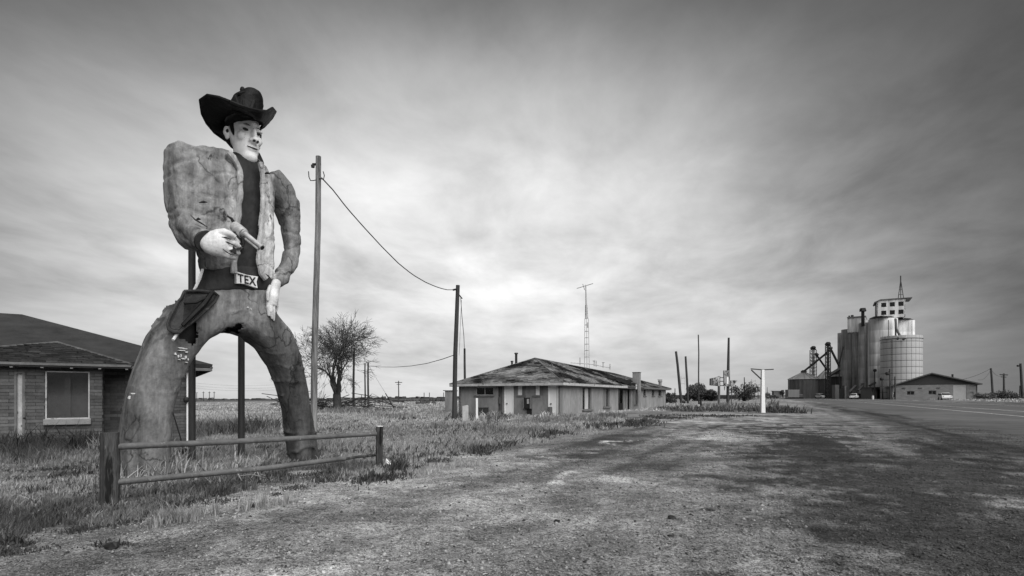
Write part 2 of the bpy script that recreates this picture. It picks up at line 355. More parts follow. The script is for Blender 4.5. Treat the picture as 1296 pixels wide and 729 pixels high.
def ground_tone(x, y):
    px, py = to_px(x, y); vm = veg_mask(x, y)
    n = 1.25*(fbm(x*1.6, y*1.6, oct=6, sd=21, rough=.68) - .5); nl = fbm(x*.28, y*.28, oct=4, sd=31) - .5; ns = fbm(x*.16+y*.05, y*.5-x*.3, oct=4, sd=41) - .5
    t = .25 + .26*nl + .32*ns + .18*n
    t = np.where(y > 0, t, .24)
    def mixin(t, w, val): return t*(1-w) + val*w
    f = y > 1
    nn = 2.4*n + 1.2*nl
    # old asphalt showing through on the right, corner vignette darkness painted into it
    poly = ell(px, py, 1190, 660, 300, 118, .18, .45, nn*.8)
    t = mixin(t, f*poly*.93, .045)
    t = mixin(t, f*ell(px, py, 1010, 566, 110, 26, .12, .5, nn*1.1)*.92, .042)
    t = mixin(t, f*ell(px, py, 1200, 590, 170, 36, .15, .6, nn)*.8, .06)
    t = mixin(t, f*ell(px, py, 930, 566, 60, 7, 0, .4, nn*1.1)*.8, .06)
    t = mixin(t, f*ell(px, py, 800, 552, 62, 3.2, .04, .4, nn*.8)*.8, .07)
    t = mixin(t, f*ell(px, py, 925, 545, 70, 2.6, 0, .4, nn*.8)*.7, .11)
    t = mixin(t, f*ell(px, py, 850, 590, 60, 10, 0, .5, nn*1.2)*.4, .13)
    t = mixin(t, f*ell(px, py, 700, 690, 160, 30, .1, .6, nn*1.2)*.3, .14)
    # streaks of old tyre tracks running with the road
    s = x*.905 - y*.425
    rb = np.clip((s-4.0)/2.5, 0, 1)*(y > 2)*(vm < .9); t = mixin(t, rb*.8, .09+.08*nl)
    t = mixin(t, np.exp(-((s-5.6-1.2*nl)/1.1)**2)*(y > 14)*.6, .06)
    tr = np.clip(fbm(s*1.3, (x*.425+y*.905)*.06, oct=3, sd=61)-.52, 0, 1)*3.2
    t = t*(1 - .8*np.clip(tr,0,.7)*np.where(y > 12, 1, .5))
    # washed out pale sand
    for (cx, cy, rx, ry, ro, v, w) in [(787,560,27,4,0,.8,.95),(916,554,50,6,.03,.55,.9),(702,609,24,7,-.35,.75,.95),(402,722,56,12,-.2,.6,.9),(770,607,30,3,.05,.5,.7),(655,615,30,3,-.2,.5,.7),(645,660,60,5,-.15,.45,.6),(560,640,120,5,-.12,.4,.5),(760,650,60,10,-.2,.36,.5),(860,620,60,5,.1,.36,.5),
                (968,640,28,10,.2,.42,.6),(1132,568,34,6,.3,.3,.8),(650,655,40,7,-.2,.4,.5),(500,608,170,20,-.13,.42,.7),(300,648,170,16,-.22,.38,.6),(910,523.5,75,2.2,.02,.55,.9),
                (960,528,40,2,.1,.5,.8),(780,536,70,2.6,-.04,.6,.85),(890,535,60,1.6,.02,.5,.8),(860,515,110,1.6,0,.42,.5),(985,512,60,2.5,.05,.35,.5),(870,578,60,4,0,.36,.4),(700,573,60,4,-.1,.36,.5),
                (1030,525,70,6,.1,.3,.4),(650,616,60,4,-.1,.4,.5),(760,507.6,600,2.5,0,.34,.6),(975,533,18,1,.1,.6,.7),(1010,547,8,.8,0,.5,.8)]:
        t = mixin(t, f*ell(px, py, cx, cy, rx, ry, ro, .6, nn*1.2)*w, v)
    t = mixin(t, f*ell(px, py, 1060, 590, 130, 38, .15, .35, nn*.8)*.5, .05)
    # turf: thatch and soil
    soil = .17 + .16*nl + .14*n + .08*np.clip((y-20)/60, 0, 1)
    soil = np.where(y > 420, .10 + .05*nl, soil)
    dk = f*ell(px, py, 40, 640, 240, 60, -.1, .8, nn)  # lower-left corner vignette painted into the soil tone
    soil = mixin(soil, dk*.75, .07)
    t = mixin(t, vm, soil)
    return np.clip(t, .03, .8), 1 - vm*.8, vm
def height(x, y):
    r = np.sqrt(x*x + y*y)
    b = (fbm(x*.35, y*.35, oct=3, sd=71)-.5)*.10*np.clip(r/6, .2, 1)*np.clip(1 - (r-40)/60, 0, 1)
    b += (fbm(x*3.1, y*3.1, oct=3, sd=75)-.5)*.025*np.clip(1-(r-15)/15, 0, 1)
    b = b*np.clip((5 - (x*.905-y*.425))/3, 0, 1)*np.where(y > 0, 1, .3)
    return SL*x + b
def build_ground():
    fr = np.radians(np.arange(-52, 52.001, .28)); back = np.radians(np.arange(52+6, 360-52-5, 7.0)); th = np.concatenate([fr, back]); nt = len(th)
    rr = np.concatenate([[.6], 1.2*1.021**np.arange(0, 412)]); nr = len(rr)
    R, T = np.meshgrid(rr, th, indexing='ij'); x = (R*np.sin(T)).ravel(); y = (R*np.cos(T)).ravel(); z = height(x, y)
    i = np.arange(nr-1)[:, None]; k = np.arange(nt)[None, :]; k2 = (k+1) % nt
    q = np.stack([i*nt+k, (i+1)*nt+k, (i+1)*nt+k2, i*nt+k2], -1).reshape(-1, 4)[:, ::-1]
    co = np.stack([x, y, z], -1); c = len(co); co = np.vstack([co, [[0, 0, 0]]])
    me = bpy.data.meshes.new('ground'); fs = q.tolist() + [(c, (j+1) % nt, j) for j in range(nt)]
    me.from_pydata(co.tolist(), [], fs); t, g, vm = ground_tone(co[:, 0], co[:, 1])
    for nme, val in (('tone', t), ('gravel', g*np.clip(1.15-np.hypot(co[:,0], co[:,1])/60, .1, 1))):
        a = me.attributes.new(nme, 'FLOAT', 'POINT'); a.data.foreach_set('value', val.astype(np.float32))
    me.polygons.foreach_set('use_smooth', [True]*len(me.polygons)); me.update()
    o = link('ground', me, M['ground']); o['kind'] = 'structure'
build_ground()

# ------------------------------------------------------------------ highway
def road_axis(t):
    """point at t metres along the road line s = 4.5 (near edge)"""
    d = Vector((.425, .905, 0)); n = Vector((.905, -.425, 0)); bend = -0.00035*max(0, t-120)**2
    return d*t + n*(5.6 + max(bend, -60)), n
def strip(s0, s1, t0, t1, dz, step=6.0, wob=0):
    m = MB(); k = max(1, int((t1-t0)/step)); vs = []; fs = []
    for i in range(k+1):
        t = t0 + (t1-t0)*i/k; p, n = road_axis(t)
        a = p + n*(s0 + (random.uniform(-wob, wob) if wob else 0)); b = p + n*s1
        if wob:
            a2 = a + n*random.uniform(.35, .8); vs += [(a.x, a.y, gz(a.x) - .05), (a2.x, a2.y, gz(a2.x) + dz), (b.x, b.y, gz(b.x) + dz)]
        else:
            for q in (a, b): vs.append((q.x, q.y, gz(q.x) + dz))
    c = 3 if wob else 2
    for i in range(k):
        for j in range(c-1): fs.append((c*i+j, c*i+j+1, c*i+j+c+1, c*i+j+c))
    return m.add(vs, fs)
m_road = mat('old_asphalt', .09, .9, .45, .12, .4, 30, 1, dist=.01)
m_shoulder = mat('shoulder_asphalt', .115, .95, .3, .3, .5, 18, 1, dist=.015)
m_mark = mat('worn_white_line', .6, .8, .3, 1.5, .2, 20)
strip(2.0, 22, 4, 700, .024, .8, .35).build('road', m_road, kind='structure', fix=False)
strip(9.0, 9.16, 8, 600, .032).build('road_edge_line', m_mark, kind='structure', fix=False)
strip(12.9, 13.05, 8, 600, .032).build('road_centre_line', m_mark, kind='structure', fix=False)
strip(20.6, 20.75, 8, 600, .032).build('road_edge_line', m_mark, kind='structure', fix=False)

# ------------------------------------------------------------------ the big cowboy statue
fa, fb = G(181, 604), G(383, 583)
SM = (fa + fb)/2; su = (fb - fa); su.z = 0; su.normalize(); RZ = math.atan2(su.y, su.x); snb = Vector((-su.y, su.x, 0))
statue = empty('cowboy_statue', (SM.x, SM.y, gz(SM.x)), RZ, 'giant weathered cowboy statue striding bow legged behind the pipe rail, black hat, revolver in hand', 'statue')
SI = ROOT[statue].inverted(); CAM = Vector((0, 0, 1.6))
def Lp(px, py, v):
    d = Vector(((px-648)/F, 1, (H0-py)/F)); t = (v - (CAM - SM).dot(snb))/d.dot(snb)
    return SI @ (CAM + d*t)
def sgn(c, e): return math.copysign(abs(c)**e, c)
def ring_h(pl, pr, v, rd, n=28, e=.75, tw=0):
    """horizontal ring between two silhouette points, half depth rd"""
    a = Lp(pl[0], pl[1], v); b = Lp(pr[0], pr[1], v); c = (a+b)/2; rx = abs(b.x-a.x)/2
    return [Vector((c.x + rx*sgn(math.cos(2*math.pi*k/n), e), v + rd*sgn(math.sin(2*math.pi*k/n), e), a.z + (b.z-a.z)*(.5+.5*sgn(math.cos(2*math.pi*k/n), e)))) for k in range(n)]
def limb(m, pts, n=22, e=.8):
    """pts: (px, py, v, halfwidth px, half depth m)"""
    C = [Lp(p[0], p[1], p[2]) for p in pts]; rings = []; Yx = Vector((0, 1, 0)); prev = None
    for i, p in enumerate(pts):
        t = (C[min(i+1, len(C)-1)] - C[max(i-1, 0)]).normalized(); 
        a = Yx.cross(t)
        a = a.normalized() if a.length > .2 else (prev or Vector((1, 0, 0)))
        if prev and a.dot(prev) < 0: a = -a
        prev = a; b = t.cross(a).normalized(); s = (ROOT[statue] @ C[i]).y/F*1.05
        rings.append([C[i] + a*(p[3]*s*sgn(math.cos(2*math.pi*k/n), e)) + b*(p[4]*sgn(math.sin(2*math.pi*k/n), e)) for k in range(n)])
    m.loft(rings)
def remesh(m, voxel, smooth=3, disp=0, ds=2.0, sd=5, fac=.6):
    """union of the closed shapes in local space -> one continuous skin"""
    me = bpy.data.meshes.new('tmp'); me.from_pydata(m.v, [], m.f)
    bm = bmesh.new(); bm.from_mesh(me); bmesh.ops.recalc_face_normals(bm, faces=bm.faces); bm.to_mesh(me); bm.free()
    o = bpy.data.objects.new('tmp', me); COL.objects.link(o)
    md = o.modifiers.new('r', 'REMESH'); md.mode = 'VOXEL'; md.voxel_size = voxel
    if smooth: ms = o.modifiers.new('s', 'SMOOTH'); ms.iterations = smooth; ms.factor = fac
    dg = bpy.context.evaluated_depsgraph_get(); out = bpy.data.meshes.new_from_object(o.evaluated_get(dg))
    bpy.data.objects.remove(o); bpy.data.meshes.remove(me)
    if disp:
        n = len(out.vertices); co = np.empty(n*3, np.float32); out.vertices.foreach_get('co', co); co = co.reshape(-1, 3).astype(float)
        no = np.array([v.normal[:] for v in out.vertices]); d = (fbm(co[:,0]*ds, co[:,1]*ds, co[:,2]*ds, 4, sd)-.5)*2*disp
        out.vertices.foreach_set('co', (co + no*d[:, None]).astype(np.float32).ravel())
    out.polygons.foreach_set('use_smooth', [True]*len(out.polygons)); out.update()
    return out
def inpoly(x, y, poly):
    c = False; j = len(poly)-1
    for i in range(len(poly)):
        xi, yi = poly[i]; xj, yj = poly[j]
        if (yi > y) != (yj > y) and x < (xj-xi)*(y-yi)/(yj-yi)+xi: c = not c
        j = i
    return c
SMW = ROOT[statue]
def spx(co):
    w = SMW @ Vector(co); return 648 + F*w.x/w.y, H0 - F*(w.z-1.6)/w.y
def cut(me, test):
    bm = bmesh.new(); bm.from_mesh(me); dl = [f for f in bm.faces if test(f.calc_center_median(), f.normal)]
    bmesh.ops.delete(bm, geom=dl, context='FACES'); bm.to_mesh(me); bm.free(); me.update()
def spart(name, me, mt, parent=None, solid=0, label=None):
    o = link(name, me, M[mt], parent or statue)
    if solid: md = o.modifiers.new('so', 'SOLIDIFY'); md.thickness = solid; md.offset = -1
    if label: o['label'] = label
    return o
def lmesh(m, name, mt, parent=None, smooth=False, bevel=0):
    """like MB.build but the geometry is already local to the statue"""
    ident = ROOT[statue]; ROOT[statue] = Matrix.Identity(4); 
    if parent: keep = ROOT[parent]; ROOT[parent] = Matrix.Identity(4)
    o = m.build(name, M[mt], parent or statue, smooth, bevel=bevel)
    ROOT[statue] = ident
    if parent: ROOT[parent] = keep
    ROOT[o] = ident; return o

# jeans: pelvis and two bowed legs in one skin
j = MB()
limb(j, [(182,616,0,27.5,.40),(182,600,0,27.5,.40),(182,562,0,26,.40),(187,517,0,24,.40),(199,476,0,24.5,.42),(216,438,0,25.5,.44),(239,408,0,26,.48),(266,394,0,26,.52),(294,393,0,25,.54)], e=.5)
limb(j, [(385,592,0,16.0,.33),(384,575,0,15,.33),(379.5,546,0,15,.33),(374,515,0,13.5,.34),(368.5,486,0,14.5,.37),(359,456,0,17,.41),(345,429,0,20,.46),(324,407,0,22,.52),(296,396,0,24,.54)], e=.5)
j.loft([ring_h((258,420),(330,420),0,.42), ring_h((250,400),(341,402),0,.52), ring_h((250,384),(341,386),0,.54), ring_h((252,367),(340,369),0,.55)])
jm = remesh(j, .042, 2, .03, 2.3, 5)
# pleats and rags where the cloth skin has slipped
n = len(jm.vertices); co = np.empty(n*3, np.float32); jm.vertices.foreach_get('co', co); co = co.reshape(-1, 3).astype(float)
no = np.array([v.normal[:] for v in jm.vertices]); zz = co[:, 2]
fold = (1-np.abs(np.sin(zz*9 + 7*fbm(co[:,0]*1.6, co[:,1]*1.6, zz*.9, 3, 8))))**6*np.clip(fbm(co[:,0]*1.4, co[:,1]*1.4, zz*1.4, 3, 18)-.46, 0, 1)*.30
hem = np.clip((.5-zz)/.5, 0, 1)*(fbm(co[:,0]*5, co[:,1]*5, zz*3, 3, 28)-.5)*.14
jm.vertices.foreach_set('co', (co + no*(fold+hem)[:, None]).astype(np.float32).ravel())
HOLE1 = [(243,402),(248.8,411),(250.5,427),(248,435),(241,437),(233.7,430),(224.6,429),(230,414)]
HOLE2 = [(281,422),(287,413.5),(294,415.5),(301,409),(308,409.5),(307,417),(303,419),(305,424),(290,421.5)]
def jt(c, nn):
    if nn.y > .1: return False
    x, y = spx(c); x += 1.2*math.sin(y*2.1); return inpoly(x, y, HOLE1) or inpoly(x, y, HOLE2)
cut(jm, jt)
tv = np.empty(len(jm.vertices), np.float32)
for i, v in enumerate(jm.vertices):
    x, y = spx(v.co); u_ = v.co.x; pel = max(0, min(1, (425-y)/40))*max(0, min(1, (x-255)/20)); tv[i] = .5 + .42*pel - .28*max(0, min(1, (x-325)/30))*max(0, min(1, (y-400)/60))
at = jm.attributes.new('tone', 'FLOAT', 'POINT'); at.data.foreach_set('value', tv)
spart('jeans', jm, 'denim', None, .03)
lin = MB()                                                            # dark hollow frame seen through the tears
limb(lin, [(205,455,0,18,.30),(215,438,0,20,.32),(238,410,0,20,.36),(266,398,0,16,.36),(300,397,0,16,.36),(330,412,0,12,.3)])
spart('inner_frame', remesh(lin, .06, 2), 'black')
# paint scraps left on the thigh
for (a, b, w, h) in [(229,440.5,4.5,.9),(235,441.5,3.5,.7),(231,443.5,5,.8),(236,445.5,2.4,1),(222.5,448,1.1,1.9),(226,451,1,2.3),(229.5,450,.9,2.6),(232,454,2.6,.9),(235.5,452,1,2.4),(238.5,455,.8,1.8),(236.5,458.5,1.8,.6),(227,455,1.6,.6),(168,498,2.5,1),(164,503,1.5,2.5),(314,389,1.2,1.6),(318,391,.8,1.2)]:
    q = MB(); c = Lp(a, b, -.47 if a < 300 else -.57); rr = [random.uniform(.6, 1.15) for _ in range(9)]; s = .0165
    cc = [c + Vector((w*s*rr[k]*math.cos(k*.698), 0, h*s*rr[k]*math.sin(k*.698))) for k in range(9)]
    q.prism(cc, (0, .04, 0)); lmesh(q, 'paint_scrap', 'rag')

# waist
wm = MB(); wm.loft([ring_h((243,371),(341,371),-.0,.56,e=.8), ring_h((249,360),(341,363),-.01,.57,e=.8), ring_h((255,350),(340,355),-.01,.55,e=.8), ring_h((258,338),(340,342),-.01,.50,e=.8)])
spart('waistband', remesh(wm, .04, 3, .02), 'shirt')
q = MB(); q.tube([Lp(256.5,341,-.35), Lp(253,352,-.4), Lp(248,363,-.42), Lp(244.5,368.5,-.4)], [.03,.035,.03,.02], 6); lmesh(q, 'torn_strap', 'rag')
# belt buckle plate with its letters
bk = MB(); c0, c1, c2, c3 = Lp(299,343.5,-.66), Lp(326.5,350,-.66), Lp(326,364.5,-.66), Lp(299.5,358.5,-.66)
edge = [c0, (c0+c1)/2+Vector((0,0,-.02)), c1, (c1+c2)/2+Vector((-.03,0,0)), c2, (c2*.6+c3*.4)+Vector((0,0,.015)), (c2*.35+c3*.65)+Vector((0,0,.03)), c3]
bk.prism(edge, (0, .09, 0)); buckle = lmesh(bk, 'belt_buckle', 'white')
fc = bpy.data.curves.new('lt', 'FONT'); fc.body = 'TEX'; fc.size = 1; fc.extrude = .02; fc.offset = .018; fc.align_x = 'CENTER'; fc.align_y = 'CENTER'; fc.space_character = 1.08
fo = bpy.data.objects.new('lt', fc); COL.objects.link(fo); dg = bpy.context.evaluated_depsgraph_get(); lm = bpy.data.meshes.new_from_object(fo.evaluated_get(dg)); bpy.data.objects.remove(fo)
cc = (c0+c1+c2+c3)/4; ex = (c1-c0); ez = (c0-c3); xs = [v.co.x for v in lm.vertices]; ys = [v.co.y for v in lm.vertices]; wx = max(xs)-min(xs); wy = max(ys)-min(ys)
for v in lm.vertices:
    tx = (v.co.x-(max(xs)+min(xs))/2)/wx*.84 - .02; ty = (v.co.y-(max(ys)+min(ys))/2)/wy*.72; v.co = cc + ex*tx + ez*ty + Vector((0, -.008-.3*v.co.z, 0))
o = link('lettering', lm, M['black'], buckle)

# shirt front and neck
sh = MB(); sh.loft([ring_h((264,350),(332,352),-.02,.46), ring_h((262,320),(331,322),-.04,.46), ring_h((252,280),(333,284),-.05,.48), ring_h((248,245),(334,248),-.03,.47), ring_h((250,215),(330,222),0,.40), ring_h((278,204),(332,209),0,.34), ring_h((292,197),(329,201),.02,.26), ring_h((297,190),(326,194),.04,.22)])
spart('shirt', remesh(sh, .04, 3, .03, 2.5), 'shirt')

# jacket: square trunk, both sleeves, one skin, open at the front
jk = MB()
jk.loft([ring_h((257,343),(340,356),0,.52,e=.7), ring_h((254,325),(340,337),-.0,.54,e=.7), ring_h((248,300),(341,310),-.02,.56,e=.7), ring_h((241,265),(342,280),-.03,.57,e=.7), ring_h((236,230),(343,252),0,.55,e=.7), ring_h((233,207),(340,228),0,.48,e=.7), ring_h((235,190),(332,213),0,.42,e=.6), ring_h((241,187),(322,203),0,.34,e=.65)])
limb(jk, [(236,188.5,0,16,.30),(236,191,0,21,.42),(235.5,205,0,21.5,.44),(235.5,225,0,20.5,.46),(237,255,-.02,18.5,.45),(239,280,-.1,17,.42),(244,296,-.25,14,.38),(248,302,-.38,12,.32)], e=.5)
limb(jk, [(232,288,-.20,13,.34),(243,297,-.42,14,.28),(255,303,-.72,15,.24),(260,305,-.88,15,.22)], e=.85)
limb(jk, [(340,222,.05,11,.32),(353,240,.05,14,.36),(361.5,260,.05,14,.34),(367.5,288,.03,9.5,.25),(370,312,.0,8.5,.22),(366.5,334,-.08,8.5,.20),(357.5,350,-.2,8,.18),(350,359,-.28,7,.15)], e=.65)
jm2 = remesh(jk, .036, 3, .024, 1.8, 9)
n = len(jm2.vertices); co = np.empty(n*3, np.float32); jm2.vertices.foreach_get('co', co); co = co.reshape(-1, 3).astype(float); no = np.array([v.normal[:] for v in jm2.vertices])
r1 = 1-np.abs(2*fbm(co[:,0]*1.5+.3*co[:,2], co[:,1]*1.5, co[:,2]*.55, 3, 51)-1); r2 = 1-np.abs(2*fbm(co[:,0]*.9-.4*co[:,2], co[:,1]*.9, co[:,2]*1.6, 3, 57)-1)
jm2.vertices.foreach_set('co', (co + no*(np.clip(r1-.84, 0, 1)*.22 - np.clip(r2-.88, 0, 1)*.25)[:, None]).astype(np.float32).ravel())
LAP_L = [(186,283),(195,293),(207,301),(215,305),(253,304.5),(285,301),(320,298.5),(346,297)]
LAP_R = [(186,322),(200,327),(212,331.5),(253,333),(300,329.5),(330,327),(348,331),(353,336)]
def jkt(c, nn):
    if c.y > -.05: return False
    x, y = spx(c)
    if y < 182 or y > 362: return False
    a = np.interp(y, *zip(*LAP_L)); b = np.interp(y, *zip(*LAP_R)); w = .8*math.sin(y*.9)+.5*math.sin(y*.37)
    return a+w < x < b+w and not (c.y < -.7)
cut(jm2, jkt)
# open bottom of the jacket
# the front panel on his left is paler, the sleeves and shoulders stay darker
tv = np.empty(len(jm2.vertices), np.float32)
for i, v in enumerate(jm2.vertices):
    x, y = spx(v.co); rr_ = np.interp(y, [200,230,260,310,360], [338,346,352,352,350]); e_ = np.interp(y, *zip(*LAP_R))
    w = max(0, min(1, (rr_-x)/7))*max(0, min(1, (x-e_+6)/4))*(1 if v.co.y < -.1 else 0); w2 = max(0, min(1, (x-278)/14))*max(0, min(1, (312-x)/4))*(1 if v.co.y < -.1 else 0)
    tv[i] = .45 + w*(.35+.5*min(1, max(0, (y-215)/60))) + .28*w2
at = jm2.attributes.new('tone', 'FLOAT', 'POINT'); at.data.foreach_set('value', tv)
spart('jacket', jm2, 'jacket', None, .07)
lap = MB()                                                            # rolled edges of the opening
for tab in (LAP_L, LAP_R):
    lap = MB(); lap.tone = .85
    ys_ = np.linspace(192 if tab is LAP_L else 206, 346 if tab is LAP_L else 353, 22); pts = [Lp(float(np.interp(y, *zip(*tab))) + (-.8 if tab is LAP_L else .2) + .35*math.sin(y*.7), float(y), -.52 - .12*min(1, max(0, (y-190)/40))) for y in ys_]
    lap.tube(pts, [.062+.012*math.sin(k*1.9) for k in range(len(pts))], 8); lmesh(lap, 'lapel_edge', 'jacket', smooth=True)
for (pts) in ([(230,289),(244,298),(255,303)],):
    pass
for (x, y, w) in [(257,256,5.5),(251,277.5,3),(338,219.5,4)]:
    q = MB(); q.tube([Lp(x-w, y+.4, -.66 if x < 300 else -.45), Lp(x, y-.6, -.68 if x < 300 else -.48), Lp(x+w, y, -.66 if x < 300 else -.45)], [.006,.03,.008], 6); lmesh(q, 'tear', 'black')
q = MB(); q.tube([Lp(241,272,-.62), Lp(247,278,-.68), Lp(254,282,-.72), Lp(262,287,-.76)], [.006,.018,.02,.01], 6); lmesh(q, 'tear', 'black')
# dark cuff
cf = MB(); limb(cf, [(260.5,305,-.93,14.6,.22),(262,305.6,-.97,14.3,.215)], e=.9); lmesh(cf, 'cuff', 'shirt', smooth=True)

# head
hd = MB(); HC = Lp(309.5, 173, -.02); hr = .0181
yaw = math.radians(0); RH = Matrix.Rotation(yaw, 3, 'Z')
def hp(x, y, z): return HC + RH @ Vector((x, y, z))
def hell(cx, cy, cz, rx, ry, rz, n=10):
    rings = []
    for i in range(1, n):
        ph = math.pi*i/n; rings.append([hp(cx+rx*math.sin(ph)*math.cos(k*math.pi/n), cy+ry*math.sin(ph)*math.sin(k*math.pi/n), cz-rz*math.cos(ph)) for k in range(2*n)])
    hd.loft(rings)
hell(0, .02, .12, .34, .40, .52); hell(0, -.07, -.30, .27, .33, .40); hell(0, -.20, -.54, .19, .20, .17)      # skull, jaw, chin
hell(0, -.42, -.10, .055, .12, .18); hell(0, -.49, -.215, .085, .085, .06); hell(-.07, -.44, -.225, .05, .06, .045); hell(.07, -.44, -.225, .05, .06, .045)
hell(-.16, -.30, .10, .13, .08, .04); hell(.16, -.30, .10, .13, .08, .04)                                     # brow
hell(-.19, -.24, -.12, .10, .12, .12); hell(.19, -.24, -.12, .10, .12, .12)                                   # cheeks
hell(0, -.385, -.36, .11, .05, .022); hell(0, -.375, -.41, .095, .05, .025)                                  # lips
for sx in (-1, 1):
    hell(sx*.37, .07, -.03, .05, .10, .16); hell(sx*.40, .09, .02, .035, .10, .12)
hell(0, .05, -.45, .2, .22, .25)
hm = remesh(hd, .02, 4, .010, 6, 3)
head = spart('head', hm, 'skin')
ft = MB()
def feat(pts, r, y0):
    ft.tube([hp(a, y0 + (0 if len(p) < 3 else 0), b) for p in [None] for a, b in pts] if False else [hp(*p) for p in pts], r, 6)
for sx in (-1, 1):
    e = MB(); rings = []
    for i in range(1, 6):
        ph = math.pi*i/6; rings.append([hp(sx*.145+.075*math.sin(ph)*math.cos(k*.524), -.335+.03*math.sin(ph)*math.sin(k*.524), .025-.03*math.cos(ph)) for k in range(12)])
    e.loft(rings); lmesh(e, 'eye', 'black', head)
    e = MB(); e.tube([hp(sx*.07, -.385, .125), hp(sx*.14, -.39, .135), hp(sx*.23, -.34, .115)], [.006,.011,.005], 6); lmesh(e, 'eyebrow', 'black', head)
    e = MB(); e.ball(hp(sx*.04, -.515, -.25), (.03,.05,.026), 6); lmesh(e, 'nostril', 'black', head)
    e = MB(); e.ball(hp(sx*.405, -.0, -.01), (.03,.04,.045), 6); lmesh(e, 'ear_canal', 'black', head)
e = MB(); e.tube([hp(-.13,-.375,-.36), hp(-.06,-.422,-.385), hp(0,-.438,-.392), hp(.06,-.422,-.386), hp(.13,-.375,-.365)], [.006,.013,.015,.013,.006], 6); lmesh(e, 'mouth_line', 'black', head)
e = MB()
for sx in (-1, 1):
    e.tube([hp(sx*.315,-.04,.30), hp(sx*.325,-.06,.12), hp(sx*.32,-.09,-.02), hp(sx*.31,-.10,-.10)], [.07,.06,.04,.012], 8)
rings = [[hp(.36*math.cos(k*math.pi/10)*s, .24+.33*math.sin(k*math.pi/10)*s, z) for k in range(20)] for s, z in ((.6,-.2),(.9,-.08),(1,.1),(1,.3))]
e.loft(rings); lmesh(e, 'hair', 'hat', head, smooth=True)

# hat
hat = MB()
OUT = [(291,128.5,-.95),(302,133,-1.02),(314,137,-1.04),(327,140,-1.0),(338,141,-.75),(345,137,-.45),(348.5,141,-.12),(344,149,.15),(334,160,.45),(318,170,.75),(300,176,.85),(285,177.5,.78),(272,168,.62),(262,156,.45),(256,144,.25),(253.5,127,-.0),(263,120.5,-.35),(277,123,-.70)]
NB = len(OUT); bc = Lp(308, 155, -.05)
# inner band, tilted a little down at the back
def band(k, s, dz): th = math.radians(-100) + 2*math.pi*(k)/NB; return Vector((bc.x + .40*s*math.cos(th), bc.y - .02 + .48*s*math.sin(th), bc.z + dz - .05*math.sin(th)))
inner = [band(k, 1, 0) for k in range(NB)]; outer = [Lp(*p) for p in OUT]
# align start: both run from front to the left side of the statue
mid1 = [inner[k].lerp(outer[k], .34) + Vector((0, 0, -.07)) for k in range(NB)]; mid2 = [inner[k].lerp(outer[k], .70) + Vector((0, 0, -.07)) for k in range(NB)]
vs = inner + mid1 + mid2 + outer; fs = []
for r in range(3):
    for k in range(NB): k2 = (k+1) % NB; fs.append((r*NB+k, r*NB+k2, (r+1)*NB+k2, (r+1)*NB+k))
hat.add(vs, fs); brim = lmesh(hat, 'hat_brim', 'hat', smooth=False)
brim.modifiers.clear(); brim.data.polygons.foreach_set('use_smooth', [True]*len(brim.data.polygons))
s1 = brim.modifiers.new('ss', 'SUBSURF'); s1.levels = s1.render_levels = 2; s2 = brim.modifiers.new('so', 'SOLIDIFY'); s2.thickness = .05; s2.offset = 0
tx = bpy.data.textures.new('hatfold', 'CLOUDS'); tx.noise_scale = .28
s3 = brim.modifiers.new('dp', 'DISPLACE'); s3.texture = tx; s3.strength = .10; s3.mid_level = .5
rm = MB(); rm.tube(outer + [outer[0]], [.035]*(NB+1), 6); lmesh(rm, 'brim_wire', 'hat', brim, smooth=True)
cr = MB(); rings = []
for (l, r, y, dpt, pin) in [((288,158),(330,160),0,.44,0),((288,146),(330,150),0,.45,0),((289.5,134),(328.5,139),0,.44,.05),((293,126),(327,131),-.02,.42,.12),((298,119.5),(325.5,124),-.04,.38,.2),((302,115),(323,121),-.06,.30,.25),((305,113.8),(319,119.5),-.06,.2,.1)]:
    a = Lp(l[0], l[1], y); b = Lp(r[0], r[1], y); c = (a+b)/2; rx = abs(b.x-a.x)/2; rg = []
    for k in range(24):
        th = 2*math.pi*k/24; q = 1 - pin*max(0, -math.sin(th))**2*0.5
        rg.append(Vector((c.x+rx*q*sgn(math.cos(th), .7), y+dpt*math.sin(th), c.z + (b.z-a.z)*.5*math.cos(th) - pin*.35*abs(math.cos(th))**3*0 + pin*.25*(abs(math.sin(th))-.6))))
    rings.append(rg)
cr.loft(rings); cm = remesh(cr, .03, 1, .05, 3.2, 4); spart('hat_crown', cm, 'hat', brim)
for pts_ in ([(297,121,-.30),(300,130,-.42),(299,138,-.46)], [(322,123,-.34),(321,131,-.46),(318,139,-.50)], [(300,119,-.2),(309,117.5,-.30),(321,122,-.22)], [(290,139,-.30),(303,143,-.52),(316,146,-.54),(328,145,-.40)]):
    kc = MB(); kc.tube([Lp(*q_) for q_ in pts_], [.03,.05,.05,.03][:len(pts_)], 6); lmesh(kc, 'crown_fold', 'hat', brim, smooth=True)
kb = MB(); kb.ball(Lp(307, 114, -.1), (.06,.06,.08), 6); kb.tube([Lp(307,117,-.12), Lp(308.5,130,-.42), Lp(309,139,-.5)], [.03,.02,.02], 6); lmesh(kb, 'crown_knob', 'hat', brim, smooth=True)

